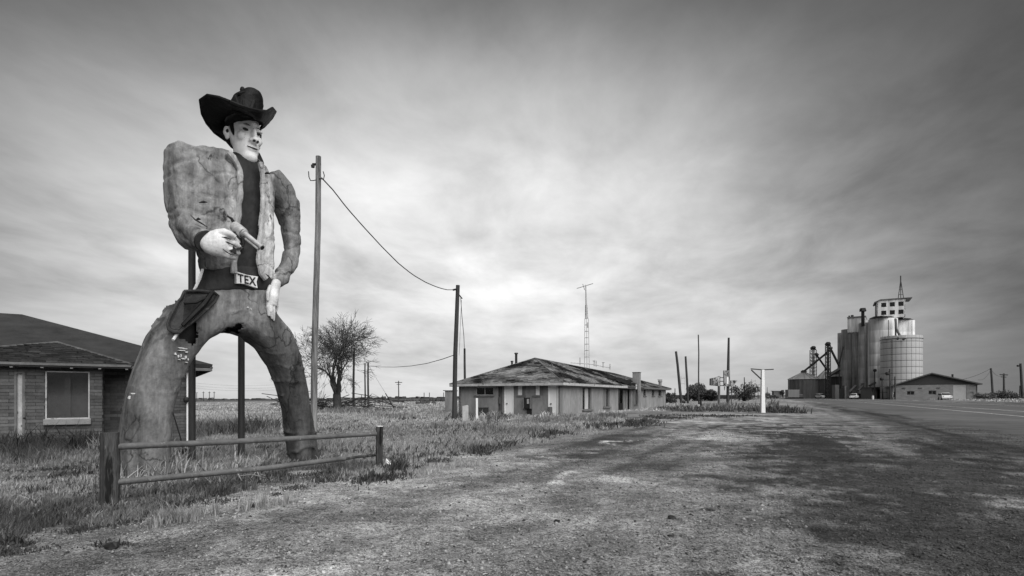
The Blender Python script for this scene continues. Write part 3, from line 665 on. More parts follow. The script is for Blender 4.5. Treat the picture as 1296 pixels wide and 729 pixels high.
# right hand, closed round the revolver grip
h = MB()
limb(h, [(259,304,-.9,10,.12),(264,306,-.98,14,.16),(272,307,-1.06,16.5,.19),(281,309,-1.10,17,.20),(289,311,-1.10,15,.18),(294,312,-1.08,10,.12)], e=.95)
FG = [[(284,298,-1.12),(294,300,-1.22),(301,306,-1.18),(299,311,-1.04)], [(286,305,-1.16),(296,308,-1.28),(303,313,-1.22),(299,317,-1.06)],
      [(284,313,-1.16),(294,317,-1.28),(301,320,-1.20),(296,323,-1.06)], [(279,320,-1.12),(289,324,-1.22),(296,326,-1.14),(292,327,-1.03)]]
for fg in FG: limb(h, [(x, y, v, (3.9,3.7,3.3,2.6)[i], (.075,.07,.062,.05)[i]) for i, (x, y, v) in enumerate(fg)], 12, 1)
limb(h, [(274,296,-1.1,5.5,.09),(284,294,-1.22,5,.085),(292,297,-1.3,4,.075),(298,301,-1.32,3.2,.06)], 12, 1)       # thumb lies along the frame
spart('hand', remesh(h, .018, 1, .006, 5), 'hand')
for pts_ in ([(282,305.5,-1.27),(288,306.5,-1.30),(294,309.5,-1.34),(299,312.5,-1.33)], [(282,315,-1.28),(287,319,-1.30),(292,322,-1.32),(297,322.5,-1.28)], [(278,300,-1.24),(286,300.5,-1.30),(292,303,-1.34)]):
    q = MB(); q.tube([Lp(*q_) for q_ in pts_], [.006,.014,.012,.006][:len(pts_)], 6); lmesh(q, 'finger_crease', 'leather')
# left hand hangs by the hip
h = MB()
limb(h, [(350,357,-.32,5.5,.11),(346.5,366,-.42,6.6,.13),(345,377,-.5,6.8,.13),(344,387,-.52,6.2,.10)], e=.95)
for (pp, r) in [([(339.5,377,-.52),(339,389,-.56),(340,400,-.54)], 2.2), ([(343,384,-.55),(343,394,-.58),(344.5,404,-.55)], 2.3), ([(346,384,-.53),(346.6,394,-.56),(346.5,406,-.52)], 2.2), ([(350,380,-.48),(350.3,388,-.5),(349.5,396,-.48)], 2.0), ([(342,362,-.46),(338.8,371,-.6),(338.8,381,-.62)], 2.4)]:
    limb(h, [(x, y, v, r*(1, .95, .55)[i], .05*(1, .95, .6)[i]) for i, (x, y, v) in enumerate(pp)], 10, 1)
spart('hand', remesh(h, .016, 1, .005, 5), 'hand')

# revolver
def beam(m, a, b, w, hgt, up=Vector((0, 0, 1))):
    t = (b-a); s = t.cross(up).normalized(); u = s.cross(t).normalized()
    m.add([a+s*w+u*hgt, a-s*w+u*hgt, a-s*w-u*hgt, a+s*w-u*hgt, b+s*w+u*hgt, b-s*w+u*hgt, b-s*w-u*hgt, b+s*w-u*hgt], [(0,1,2,3),(7,6,5,4),(0,4,5,1),(1,5,6,2),(2,6,7,3),(3,7,4,0)])
g0, g1, g2 = Lp(296,285,-1.05), Lp(307,293,-1.25), Lp(332,313.5,-1.75)
fr = MB(); beam(fr, g0, g1, .05, .095); rev = lmesh(fr, 'revolver', 'gun', bevel=.03)
ax = (g2-g1).normalized()
q = MB(); q.tube([g1, g1+ax*.08, g1+ax*.1, g2-ax*.05, g2-ax*.05, g2], [.085,.085,.052,.046,.058,.058], 12); lmesh(q, 'barrel', 'gun', rev, smooth=True)
q = MB(); q.tube([g2-ax*.01, g2+ax*.015], [.04,.04], 10); lmesh(q, 'muzzle', 'black', rev)
q = MB(); q.tube([g1+ax*.1+Vector((0,0,-.10)), g2-ax*.12+Vector((0,0,-.095))], .03, 8); lmesh(q, 'ejector_rod', 'gun', rev, smooth=True)
q = MB(); cx = g0.lerp(g1, .62); q.tube([cx-ax*.16+Vector((0,0,-.02)), cx+ax*.14+Vector((0,0,-.02))], .115, 10)
for k in range(6): q.tube([cx-ax*.12 + Vector((0,0,0)), cx-ax*.12], .01, 4) if False else None
lmesh(q, 'cylinder', 'gun', rev, smooth=True)
q = MB(); q.tube([g0+Vector((0,0,.05)), g0+Vector((-.05,0,.13)), g0+Vector((-.13,.02,.17))], [.035,.03,.015], 6); lmesh(q, 'hammer', 'black', rev)
q = MB(); q.tube([Lp(299,293,-1.15), Lp(301,304,-1.12), Lp(303,314,-1.08), Lp(305,320,-1.05)], [.08,.085,.09,.095], 8); lmesh(q, 'grip', 'leather', rev, smooth=True)
q = MB(); q.tube([Lp(304,298,-1.28), Lp(310,304,-1.32), Lp(308,311,-1.28), Lp(302,312,-1.22)], .02, 6); lmesh(q, 'trigger_guard', 'black', rev, smooth=True)
q = MB(); q.prism([Lp(x, y, -1.34) for x, y in [(291.5,316.5),(294.5,315),(296,311.5),(298,314.5),(303,313),(306,312),(306,315.5),(300,316),(299,318),(299.5,321),(296.5,319.5),(294,319)]], (0,.06,0)); lmesh(q, 'trigger', 'black', rev)

# holster hung over the right thigh
HP = [(233.7,368.5),(250,368),(270,369.5),(276,374),(271.5,382),(262,391),(250,402),(240,410),(233.7,414.5),(227.6,420.3),(219,419.5),(213.5,416.5),(212.3,410),(215,402),(218.6,396),(224.6,383),(230,377)]
front = [Lp(x, y, -.72 + .004*abs(x-240)) for x, y in HP]; back_ = [Lp(x, y, -.30) for x, y in HP]
q = MB(); q.loft([back_, front]); ho = lmesh(q, 'holster', 'leather', bevel=.05)
q = MB(); q.tube(front + [front[0]], [.035]*(len(front)+1), 6); lmesh(q, 'holster_rim', 'leather', ho, smooth=True)
q = MB(); q.tube([Lp(268,371,-.78), Lp(258,385,-.8), Lp(244,399,-.8), Lp(231,412,-.78)], [.05,.06,.05,.04], 6); q.tube([Lp(233,384,-.78), Lp(248,383,-.8), Lp(260,377,-.8)], [.03,.035,.03], 6); lmesh(q, 'holster_fold', 'hat', ho, smooth=True)
q = MB(); q.tube([Lp(227,418,-.5), Lp(219,430.5,-.66)], [.035,.03], 8); lmesh(q, 'holster_stay', 'rag', ho, smooth=True)
# spur like rod at the back of the left foot
q = MB(); b = Lp(395,566,-.3); q.tube([b, Lp(399.5,567,-.45), Lp(404,579,-.55)], [.03,.035,.025], 6); lmesh(q, 'spur', 'steelpost', smooth=True)
# support posts behind the statue
for (px, Yd, top) in ((243, 14.6, 6.6), (305.5, 15.4, 6.6)):
    b = GY(px, Yd); m = MB(); m.tube([b + Vector((0,0,-.2)), b + Vector((0,0,top))], .085, 14)
    m.build('support_post', M['steelpost'], statue, smooth=True)
b1 = GY(243, 14.6); b2 = GY(305.5, 15.4)
for z in (3.9, 5.9):
    for p_, q_ in ((b1, b2), (b1, SM+Vector((-.3,0,0))), (b2, SM+Vector((.3,0,0)))):
        ar = MB(); ar.tube([p_+Vector((0,0,z)), q_+Vector((0,0,z))], .05, 8); ar.build('bracket', M['steelpost'], statue, smooth=True)
# guy rod to its stake
m = MB(); a = GY(233.5, 14.2)+Vector((0,0,.33)); b = P(216, 513, 15.2); m.tube([b.lerp(a,-.6), a], .018, 6); m.tube([a+Vector((0,0,-.5)), a+Vector((0,0,.04))], .05, 8); m.ball(a, .07, 5)
tag(m.build('guy_stay', M['black'], smooth=True), 'thin dark slanting rod and stake beside the left foot of the statue', 'guy rod')

# ------------------------------------------------------------------ pipe rail fence
fL, fR = GY(139.5, 8.85), GY(480.5, 13.3)
fence = empty('rail_fence', fL, 0, 'low two pipe rail between wooden posts in front of the statue', 'fence')
def roughpost(c, r, hgt, n=12, seed=1, name='post'):
    m = MB(); rings = []; rs = random.Random(seed); k0 = [rs.uniform(.88, 1.12) for _ in range(n)]
    for i in range(14):
        z = -.2 + (hgt+.2)*i/13; rings.append([c + Vector((r*k0[k]*rs.uniform(.93,1.06)*math.cos(2*math.pi*k/n), r*k0[k]*rs.uniform(.93,1.06)*math.sin(2*math.pi*k/n), z)) for k in range(n)])
    m.loft(rings); return m
o = roughpost(fL, .125, 1.10, seed=3).build('post', M['woodpost'], fence, smooth=True); o['label'] = 'thick rotten left post, split down its face'
o = roughpost(fR, .082, .94, seed=4).build('post', M['woodpost'], fence, smooth=True)
m = MB(); m.lathe(fR+Vector((0,0,.935)), [(.078,0),(.076,.015),(.02,.02)], 14); m.build('post_cap', M['white'], o)
def rail(pts, r, name='rail'):
    m = MB(); m.tube([Vector(p) for p in pts], r, 14); return m.build(name, M['pipe'], fence, smooth=True)
def onf(t, py, dy=-.1):
    p = fL.lerp(fR, t); Y = p.y + dy; return Vector((p.x+dy*.3, Y, 1.6+(H0-py)/F*Y))
rail([onf(.0,566), onf(.3,560.3), onf(.6,555), onf(.99,549)], .052)
rail([onf(.02,611.0,-.13), onf(.25,601), onf(.5,592.3), onf(.8,581), onf(.83,580.5)], .052)
m = MB(); m.tube([onf(.80,582,-.05), onf(.9,578), onf(.99,576)], .03, 8); m.build('broken_rail_end', M['woodpost'], fence, smooth=True)
tag(MB().tube([fR+Vector((.14,-.05,.02)), fR+Vector((.2,-.1,.12)), fR+Vector((.26,-.05,.05))], [.05,.09,.03], 7).build('plastic_bag', M['white'], smooth=True), 'crumpled pale litter at the foot of the right fence post', 'litter')

# ------------------------------------------------------------------ utility poles and wires
def pole(name, base, top, r0, r1, mt, label, cat='utility pole', group=None, n=12):
    m = MB(); m.tube([base-Vector((0,0,.3))] + [base.lerp(top, t) + Vector((.04*math.sin(5*t+base.x), 0, 0)) for t in (0,.25,.5,.75)] + [top], [r0*1.04, r0, r0*.75+r1*.25, (r0+r1)/2, r0*.25+r1*.75, r1], n)
    e = empty(name, base, 0, label, cat, group); m.build('post', M[mt], e, smooth=True); return e
def wirem(a, b, sag, r, n=18):
    m = MB(); m.tube([a.lerp(b, i/n) + Vector((0, 0, -4*sag*(i/n)*(1-i/n))) for i in range(n+1)], r, 5); return m
b1 = GY(397.5, 26); t1 = P(403, 198, 26)
p1 = pole('utility_pole', b1, t1, .155, .12, 'polelight', 'tall pale weathered pole standing just right of the cowboy statue')
m = MB(); m.tube([P(395.5,208,26)+Vector((0,0,0)), P(406,208,26)], .06, 8); m.tube([P(396,209,25.8), P(396,212,25.8)], [.09,.08], 8); m.build('insulator', M['black'], p1, smooth=True)
m = MB(); m.tube([P(390.5,217,25.9), P(391,224,25.9), P(393,228.5,25.9), P(397,228.5,25.9), P(400.5,227.5,25.9)], .022, 6); m.tube([P(404,226,25.9), P(409.5,227,25.9), P(410.5,222,25.9), P(409,217,25.9)], .022, 6); m.build('hook', M['black'], p1, smooth=True)
b2 = GY(574.5, 41); t2 = P(579.5, 361, 41)
p2 = pole('utility_pole', b2, t2, .175, .14, 'pole', 'dark tarred pole leaning slightly at the left end of the motel')
m = MB(); m.tube([P(573,367,40.8), P(578,366,40.8)], .07, 6); m.tube([P(580,372,41), P(585,378,41)], .05, 6); m.build('insulator', M['black'], p2)
m = MB(); m.tube([P(583,376,41), P(584.6,400,43), P(587,425,45), P(588,447,47)], .025, 5); m.tube([P(584,380,41), P(583,400,41), P(582,430,41), P(581,450,41)], .012, 4)
tag(m.build('service_wire', M['wire']), 'thin wire dropping behind the dark tarred pole to the stub pole', 'wire')
wa, wb = P(407, 225, 26), P(573, 367, 40.8)
m = MB(); pts = []
for i in range(25):
    t = i/24; px = 407 + 166*t; Y = 1/((1-t)/26 + t/40.8); 
    py = np.interp(px, [407,422,438,460,484,505,522,540,556,566,573], [225,241,262,287,313,334,347.5,358,364.5,366.8,366.8]); pts.append(P(px, py, Y))
m.tube(pts, .028, 6); tag(m.build('overhead_wire', M['wire'], smooth=True), 'slack cable sagging between the pale pole and the dark pole', 'wire')
p3b = GY(588, 85); p3 = pole('utility_pole', p3b, P(588, 441, 85), .2, .15, 'pole', 'short dark pole rising behind the left slope of the motel roof')
m = MB(); pts = [(574,449.5,41),(560,454.5,45),(540,460,52),(520,463.2,60),(500,464.6,70),(480,464.4,85),(465,463,95)]
m.tube([P(*q) for q in pts], .03, 5); tag(m.build('overhead_wire', M['wire']), 'low wire running left from the dark pole to the pair of thin poles', 'wire')
for (px, py, Y, r, lb) in [(448.5, 440, 84, .17, 'thin leaning pole just right of the bare tree trunk'), (462, 459.5, 120, .16, 'left of two slim poles beyond the bare tree'), (466, 458.5, 118, .2, 'right of two slim poles beyond the bare tree')]:
    pole('utility_pole', GY(px-(1.5 if px < 450 else 0), Y), P(px, py, Y), r*1.1, r*.85, 'pole', lb)
b = GY(504.5, 190); pc = pole('utility_pole', b, P(504.5, 482, 190), .2, .15, 'pole', 'small crossarm pole far out on the plain left of the motel')
m = MB(); m.tube([P(500, 484, 190), P(509, 484, 190)], .12, 5); m.tube([P(502, 486.5, 190), P(507, 486.5, 190)], .09, 5); m.build('crossarm', M['pole'], pc)
# slanted guy post in the field
m = MB(); m.tube([G(500, 518)+Vector((0,0,-.1)), P(488, 498, 74)], [.09,.07], 6); o = m.build('guy_post', M['pole']); tag(o, 'short slanting stay post standing in the field', 'post')
m = MB(); m.tube([P(488, 498, 74), P(466, 462, 118)], .02, 4); tag(m.build('guy_wire', M['wire']), 'thin stay wire from the slanting post up to the slim poles', 'wire')
GP = 'far power poles along the left horizon'
for i, (px, wd_) in enumerate(((249,'first'),(257.5,'second'),(265,'third'),(271,'fourth'))):
    e = pole('utility_pole', GY(px, 520), P(px, 495.5+(i==0)*2, 520), .28, .25, 'pole', wd_+' from the left of four tiny power poles on the skyline between the statue legs', 'utility pole', GP)
    m = MB(); m.tube([P(px-1.6, 497, 520), P(px+1.6, 497, 520)], .18, 4); m.build('crossarm', M['pole'], e)
pole('utility_pole', GY(354.5, 300), P(354.3, 493, 300), .25, .2, 'pole', 'distant pole on the skyline inside the right leg of the statue')
for z, wd_ in ((483.5, 'uppermost'), (487, 'middle'), (490, 'lowest')):
    m = wirem(P(236, z, 560), P(372, z+1.5, 560), 3, .06, 8); tag(m.build('power_line', M['wire']), wd_+' of three faint power lines crossing the sky between the statue legs', 'wire', 'distant power lines')

# ------------------------------------------------------------------ building helpers
def shingle_slope(corners, course, tab, lift=.02, missing=.03, tones=(.2, .9), seed=1, patch=1.5, patchw=.6):
    """corners: eave_a, eave_b, ridge_b, ridge_a (ridge points may coincide). Overlapping tabs, one joined mesh"""
    ea, eb, rb, ra = [Vector(c) for c in corners]; m = MB(); rs = random.Random(seed)
    nrm = (eb-ea).cross(ra-ea if (ra-ea).length > .1 else rb-ea).normalized()
    if nrm.z < 0: nrm = -nrm
    L = max((ra-ea).dot((ra-ea).normalized()), .1); hgt = ((ra+rb)/2-(ea+eb)/2).length
    k = max(2, int(hgt/course))
    for i in range(k):
        t0, t1 = i/k, min(1, (i+1.12)/k); a0, b0 = ea.lerp(ra, t0), eb.lerp(rb, t0); a1, b1 = ea.lerp(ra, t1), eb.lerp(rb, t1)
        w = (b0-a0).length; nt_ = max(1, int(w/tab)); off = rs.random()*.5
        for q in range(-1, nt_+1):
            if rs.random() < missing: continue
            u0 = min(1, max(0, (q+off)/nt_)); u1 = min(1, max(0, (q+off+.97)/nt_))
            if u1-u0 < 1e-3: continue
            s = rs.uniform(.4, 1.6)*lift; c = a0.lerp(b0, (u0+u1)/2)
            pt = float(fbm(np.array([c.x*patch*.4+seed]), np.array([c.y*patch*.4]), np.array([c.z*patch*1.2]), 3, 5)[0])
            m.tone = min(1.3, max(0.02, (tones[0]+tones[1])/2 + (rs.random()-.5)*(tones[1]-tones[0])*.6 + (pt-.5)*2*patchw))
            p = [a0.lerp(b0, u0)+nrm*s, a0.lerp(b0, u1)+nrm*s, a1.lerp(b1, u1)+nrm*.004, a1.lerp(b1, u0)+nrm*.004]
            lo = [x-nrm*(s+.01) for x in p[:2]]
            m.add(p+lo, [(0,1,2,3),(4,5,1,0)])
    return m
def wall_with_holes(o, u, L, z0, z1, holes, th, nin):
    """wall in the plane o + u*s; holes [(s0,s1,z0,z1)]; thickness th along nin (inwards)"""
    m = MB(); xs = sorted(set([0, L] + [h[0] for h in holes] + [h[1] for h in holes])); zs = sorted(set([z0, z1] + [h[2] for h in holes] + [h[3] for h in holes]))
    def solid(i, k):
        if i < 0 or k < 0 or i >= len(xs)-1 or k >= len(zs)-1: return False
        cx, cz = (xs[i]+xs[i+1])/2, (zs[k]+zs[k+1])/2
        return not any(h[0] < cx < h[1] and h[2] < cz < h[3] for h in holes)
    def pt(s, z, d): q = o + u*s + nin*d; return Vector((q.x, q.y, z))
    for i in range(len(xs)-1):
        for k in range(len(zs)-1):
            if not solid(i, k): continue
            a, b, c, d = xs[i], xs[i+1], zs[k], zs[k+1]
            m.add([pt(a,c,0), pt(b,c,0), pt(b,d,0), pt(a,d,0)], [(0,1,2,3)]); m.add([pt(a,c,th), pt(b,c,th), pt(b,d,th), pt(a,d,th)], [(3,2,1,0)])
            for (di, dk, e) in ((-1,0,((a,c),(a,d))), (1,0,((b,c),(b,d))), (0,-1,((a,c),(b,c))), (0,1,((a,d),(b,d)))):
                if not solid(i+di, k+dk): (s0, q0), (s1, q1) = e; m.add([pt(s0,q0,0), pt(s1,q1,0), pt(s1,q1,th), pt(s0,q0,th)], [(0,1,2,3)])
    return m
def boxon(o, u, nout, s0, s1, z0, z1, d0, d1):
    """box on a wall: s along u, d outward"""
    vs = [Vector((*( (o + u*s + nout*d).xy ), z)) for z in (z0, z1) for d in (d0, d1) for s in (s0, s1)]
    return MB().add(vs, [(0,1,3,2),(4,6,7,5),(0,4,5,1),(2,3,7,6),(0,2,6,4),(1,5,7,3)])
def son(o, u, px): k = (px-648)/F; return (k*o.y - o.x)/(u.x - k*u.y)
def zon(o, u, px, py): s = son(o, u, px); Y = (o + u*s).y; return 1.6 + (H0-py)/F*Y
def bricks(o, u, nout, L, z0, z1, bw, bh, holes, parent, seed=1):
    m = MB(); rs = random.Random(seed); r = 0; z = z0
    while z < z1-.02:
        s = -(r % 2)*bw/2
        zt = min(z+bh-.012, z1)
        while s < L:
            a, b = max(0, s), min(L, s+bw-.014)
            segs = [(a, b)] if b > a+.02 else []
            for h in holes:
                if zt > h[2]+.01 and z < h[3]-.01:
                    ns = []
                    for (p, q) in segs:
                        if q <= h[0] or p >= h[1]: ns.append((p, q))
                        else:
                            if p < h[0]: ns.append((p, h[0]))
                            if q > h[1]: ns.append((h[1], q))
                    segs = ns
            for p, q in segs:
                if q-p < .02: continue
                m.tone = .5 + rs.gauss(0, .16) + .12*math.sin(r*1.7+s*.3); d = rs.uniform(.006, .024)
                if rs.random() < .012: continue
                bx = boxon(o, u, nout, p, q, z, zt, -.02, d); m.add(bx.v, [f for f in bx.f])
            s += bw
        z += bh; r += 1
    m.tone = .5
    return m.build('bricks', M['brick'], parent, kind='stuff', fix=True)

# ------------------------------------------------------------------ brick building at the left
BH = empty('brick_house', GY(-60, 19), 0, 'dark brick house with hipped shingle roof and large pane window at far left', 'building')
u1 = Vector((-.84, -.5426, 0)).normalized(); no1 = Vector((.5426, -.84, 0)).normalized(); no2 = no1; u2 = u1
WO = Vector(((129-648)/F*18.6, 18.6, 0)); Lb = 4.2; WL = WO + u1*Lb
Z0, Z1 = -.35, 2.64
hw = (son(WO,u1,113.5), son(WO,u1,57.5), zon(WO,u1,85,530), zon(WO,u1,85,470)); hdr = (son(WO,u1,31.5), son(WO,u1,18), -.2, zon(WO,u1,25,470.5))
m = wall_with_holes(WO, u1, Lb, Z0, Z1, [hw, hdr], .22, -no1); wl = m.build('wall', M['mortar'], BH)
bricks(WO, u1, no1, Lb, Z0, Z1, .42, .105, [hw, hdr], wl, 2)
# return wall, recessed wall and its far end
RO = Vector(((236-648)/F*21.0, 21.0, 0)); L2 = 9.0
m = wall_with_holes(RO, u2, L2, Z0, Z1, [], .22, -no2); w2 = m.build('wall', M['mortar'], BH); bricks(RO, u2, no2, L2, Z0, Z1, .42, .105, [], w2, 3)
WR = WO - no1*1.15; u3 = (WR-WO).normalized(); m = wall_with_holes(WO, u3, 1.15, Z0, Z1, [], .2, u1); w3 = m.build('wall', M['mortar'], BH); bricks(WO, u3, -u1, 1.15, Z0, Z1, .42, .105, [], w3, 4)
RB = RO - no2*7; u4 = (RB-RO).normalized(); m = wall_with_holes(RO, u4, 7, Z0, Z1, [], .2, u2); w4 = m.build('wall', M['mortar'], BH); bricks(RO, u4, -u2, 7, Z0, Z1, .42, .105, [], w4, 5)
# room behind the window
m = boxon(WO, u1, no1, 0.3, Lb, Z0, Z1, -1.25, -1.15); o = m.build('inner_wall', M['interior'], BH)
m = boxon(WO, u1, no1, son(WO,u1,86), son(WO,u1,78), Z0, Z1, -1.1, -.75); m.build('inner_wall', M['interior'], BH)
m = boxon(WO, u1, no1, hw[0]-.2, hw[1]+.2, .75, .80, -1.6, -.9); m.build('counter', M['trimdark'], BH)
m = boxon(WO, u1, no1, 0, Lb, Z1-.06, Z1, -3.2, -.2); m.build('ceiling', M['interior'], BH)
wd = MB()
for (a, b, c, d) in ((hw[0], hw[0]+.035, hw[2], hw[3]), (hw[1]-.035, hw[1], hw[2], hw[3]), (hw[0]+.035, hw[1]-.035, hw[3]-.035, hw[3]), (hw[0]+.035, hw[1]-.035, hw[2], hw[2]+.03)):
    x = boxon(WO, u1, no1, a, b, c, d, -.12, .03); wd.add(x.v, x.f)
win = wd.build('window', M['trim'], BH)
boxon(WO, u1, no1, hw[0]+.035, hw[1]-.035, hw[2]+.03, hw[3]-.035, -.07, -.06).build('pane', M['glass'], win)
boxon(WO, u1, no1, hw[0]-.04, hw[1]+.05, hw[2]-.19, hw[2], -.05, .11).build('sill', M['sill'], win, bevel=.02)
fr = MB()
for (a, b, c, d) in ((hdr[0], hdr[0]+.06, hdr[2], hdr[3]), (hdr[1]-.06, hdr[1], hdr[2], hdr[3]), (hdr[0]+.06, hdr[1]-.06, hdr[3]-.06, hdr[3])):
    x = boxon(WO, u1, no1, a, b, c, d, -.15, .02); fr.add(x.v, x.f)
dr = fr.build('door', M['trimdark'], BH)
a = WO + u1*(hdr[1]-.07) - no1*.1; b = a - u1*.16 - no1*.85 ; q = MB(); dirn = (b-a).normalized(); q = boxon(a, dirn, Vector((dirn.y,-dirn.x,0)), 0, .85, Z0+.1, hdr[3]-.05, -.02, .03); q.build('door_leaf', M['board'], dr)
boxon(WO, u1, no1, hdr[1]-.26, hdr[1]-.065, -.2, hdr[3]-.07, -.1, -.05).build('door_leaf', M['trim'], dr)
q = MB(); q.ball(WO+u1*(hdr[1]-.24)+no1*.0+Vector((0,0,.95)), .04, 5); q.build('handle', M['black'], dr)
# roofs
zE = 2.665
eR = WO - u1*.8 + no1*.4; eR.z = zE; eL = eR + u1*6
pk = P(72, 433.5, 20.2); pk2 = pk - no1*2.4; eRb = eR - no1*1.9
def solid_roof(name, pts, faces, mt, parent):
    m = MB(); m.add(pts, faces); o = m.build(name, M[mt], parent, fix=False); md = o.modifiers.new('so', 'SOLIDIFY'); md.thickness = .14; md.offset = -1; return o
eLb = eL - no1*4
rf = solid_roof('porch_roof', [eR, eL, pk, eRb, pk2, eLb], [(1,0,2),(0,3,4,2),(5,1,2,4)], 'shingle_dark', BH)
shingle_slope([eR, eL, pk, pk], .15, .30, .035, .02, (.1,1.0), 5, 1, .5).build('shingles', M['shingle_dark'], rf, kind='stuff')
shingle_slope([eRb, eR, pk, pk2], .14, .32, .018, .01, (.3,.75), 6, 1, .3).build('shingles', M['shingle_dark'], rf, kind='stuff')
q = MB(); q.tube([eR, pk, pk2], .055, 6); q.tube([eL, pk], .055, 6); q.build('ridge_cap', M['rust'], rf)
mR = RO - u1*.8 + no1*.4; mR.z = zE+.01; mL = mR + u1*15; rdR = mR + (u1-no1)*6.27; rdR.z = 4.8; rdL = rdR + u1*9; mRb = mR - no1*12.5; mLb = mL - no1*12.5
r2 = solid_roof('main_roof', [mR, mL, rdL, rdR, mRb, mLb], [(0,1,2,3),(4,0,3),(5,4,3,2)][:3], 'shingle_dark', BH)
shingle_slope([mR, mL, rdL, rdR], .17, .34, .035, .02, (.1,1.0), 7, 1, .5).build('shingles', M['shingle_dark'], r2, kind='stuff')
q = MB(); q.tube([mR, rdR, rdL], .05, 6); q.build('ridge_cap', M['rust'], r2)
q = MB()
for i in range(9):
    c = eR.lerp(eL, .02+i*.12) - no1*.06; boxon(c, u1, no1, -.035, .035, zE-.17, zE-.09, -.35, .03).build('rafter_end', M['sill'], rf)
q = MB(); x = boxon(Vector((eR.x,eR.y,0)), (eL-eR).normalized(), no1, 0, (eL-eR).length, zE-.085, zE-.01, -.03, .012); q.add(x.v, x.f); q.build('fascia', M['trimdark'], rf)
q = MB(); x = boxon(Vector((mR.x,mR.y,0)), (mL-mR).normalized(), no2, 0, 4.3, zE-.10, zE-.0, -.03, .012); q.add(x.v, x.f)
x = boxon(Vector((mR.x,mR.y,0)), -no1, -u1, 0, 9, zE-.10, zE-.0, -.03, .012); q.add(x.v, x.f); q.build('fascia', M['trimdark'], r2)
c = P(237.5, 480, 20.9); q = MB(); q.tube([Vector((c.x, c.y, 2.55)), Vector((c.x, c.y, .0))], .045, 8); o = q.build('downpipe', M['white'], BH, smooth=True)
q = MB(); q.ball(Vector((c.x, c.y-.1, 1.5)), (.1,.08,.12), 6); q.build('meter', M['black'], o)

# ------------------------------------------------------------------ motel
MO = Vector((4.0, 48.0, 0)); ma = Vector((-.877, .48, 0)).normalized(); mb = Vector((.48, .877, 0)).normalized(); nA = -mb; nB = -ma
motel = empty('motel', MO, 0, 'abandoned grey stucco motel with sagging shingle hip roof and two white doors', 'building')
LA, LB = 10.2, 37.0; ZB, ZT = -.3, 2.72
A = lambda px: son(MO, ma, px); AZ = lambda px, py: zon(MO, ma, px, py); B = lambda px: son(MO, mb, px); BZ = lambda px, py: zon(MO, mb, px, py)
hA = [(A(624.4),A(601.8),AZ(613,500.3),AZ(613,489.8)), (A(635.5),A(630.2),.0,2.6), (A(650),A(638.3),.02,2.62), (A(660.8),A(655.6),AZ(658,500),AZ(658,488.2)), (A(683),A(678),AZ(680,500),AZ(680,488.2)), (A(706.5),A(693.8),.02,2.62)]
m = wall_with_holes(MO, ma, LA, ZB, ZT, hA, .25, mb); m.build('front_wall', M['stucco'], motel)
hB = [(B(737.3),B(748.7),BZ(743,518.6),2.5), (B(763.3),B(771.4),BZ(767,515.2),2.5), (B(782.5),B(799),.0,2.55), (B(814.3),B(817.6),1.75,2.5), (B(825.2),B(828.4),1.75,2.5), (B(833.4),B(837.3),1.75,2.5)]
m = wall_with_holes(MO, mb, LB, ZB+.1, ZT, hB, .25, ma); m.build('side_wall', M['stuccolight'], motel)
m = wall_with_holes(MO+ma*LA, mb, LB, ZB, ZT, [], .25, -ma); m.build('back_wall', M['stucco'], motel)
m = wall_with_holes(MO+mb*LB, ma, LA, ZB+.2, ZT, [], .25, -mb); m.build('end_wall', M['stucco'], motel)
x = boxon(MO, ma, nA, 0, LA, -.02, .0, -36, -.3); 
boxon(MO, mb, nB, -.01, .55, ZB, ZT, -.01, .06).build('corner_pilaster', M['stucco'], motel)
def windowon(o, u, nout, h, frame=.07, sill=True, depth=.12, mull=None, inner='dark', fm='trim', pm='glass', sd=.10, parent=motel):
    m = MB(); s0, s1 = min(h[0], h[1]), max(h[0], h[1])
    for (a, b, c, d) in ((s0, s0+frame, h[2], h[3]), (s1-frame, s1, h[2], h[3]), (s0+frame, s1-frame, h[3]-frame, h[3]), (s0+frame, s1-frame, h[2], h[2]+frame)):
        x = boxon(o, u, nout, a, b, c, d, -depth-.05, -depth+.03); m.add(x.v, x.f)
    if mull:
        for t in mull: c = s0+(s1-s0)*t; x = boxon(o, u, nout, c-.03, c+.03, h[2]+frame, h[3]-frame, -depth-.04, -depth+.02); m.add(x.v, x.f)
    w = m.build('window', M[fm], parent); boxon(o, u, nout, s0+frame, s1-frame, h[2]+frame, h[3]-frame, -depth-.02, -depth-.01).build('pane', M[pm], w)
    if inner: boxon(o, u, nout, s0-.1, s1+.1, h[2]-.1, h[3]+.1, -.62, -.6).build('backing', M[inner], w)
    if sill: boxon(o, u, nout, s0-.12, s1+.12, h[2]-.12, h[2], -.1, sd).build('sill', M['trimdark'], w)
    return w
def fixh(h): return (min(h[0], h[1]), max(h[0], h[1]), h[2], h[3])
windowon(MO, ma, nA, hA[0], mull=[.5], fm='trim', sill=True)
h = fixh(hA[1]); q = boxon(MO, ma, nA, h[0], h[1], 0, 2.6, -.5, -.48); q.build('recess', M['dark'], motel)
q = MB(); c = MO + ma*(h[0]+.12); q.tube([c+Vector((0,0,0)), c+Vector((0,0,2.6))], .06, 8); c = MO+ma*(h[1]-.12)+mb*.1; q.tube([c, c+Vector((0,0,2.5))], .05, 8); x = boxon(MO, ma, nA, h[0]+.15, h[1]-.1, 1.0, 1.6, -.12, .06); q.add(x.v, x.f); q.build('meter_pipes', M['rust'], motel)
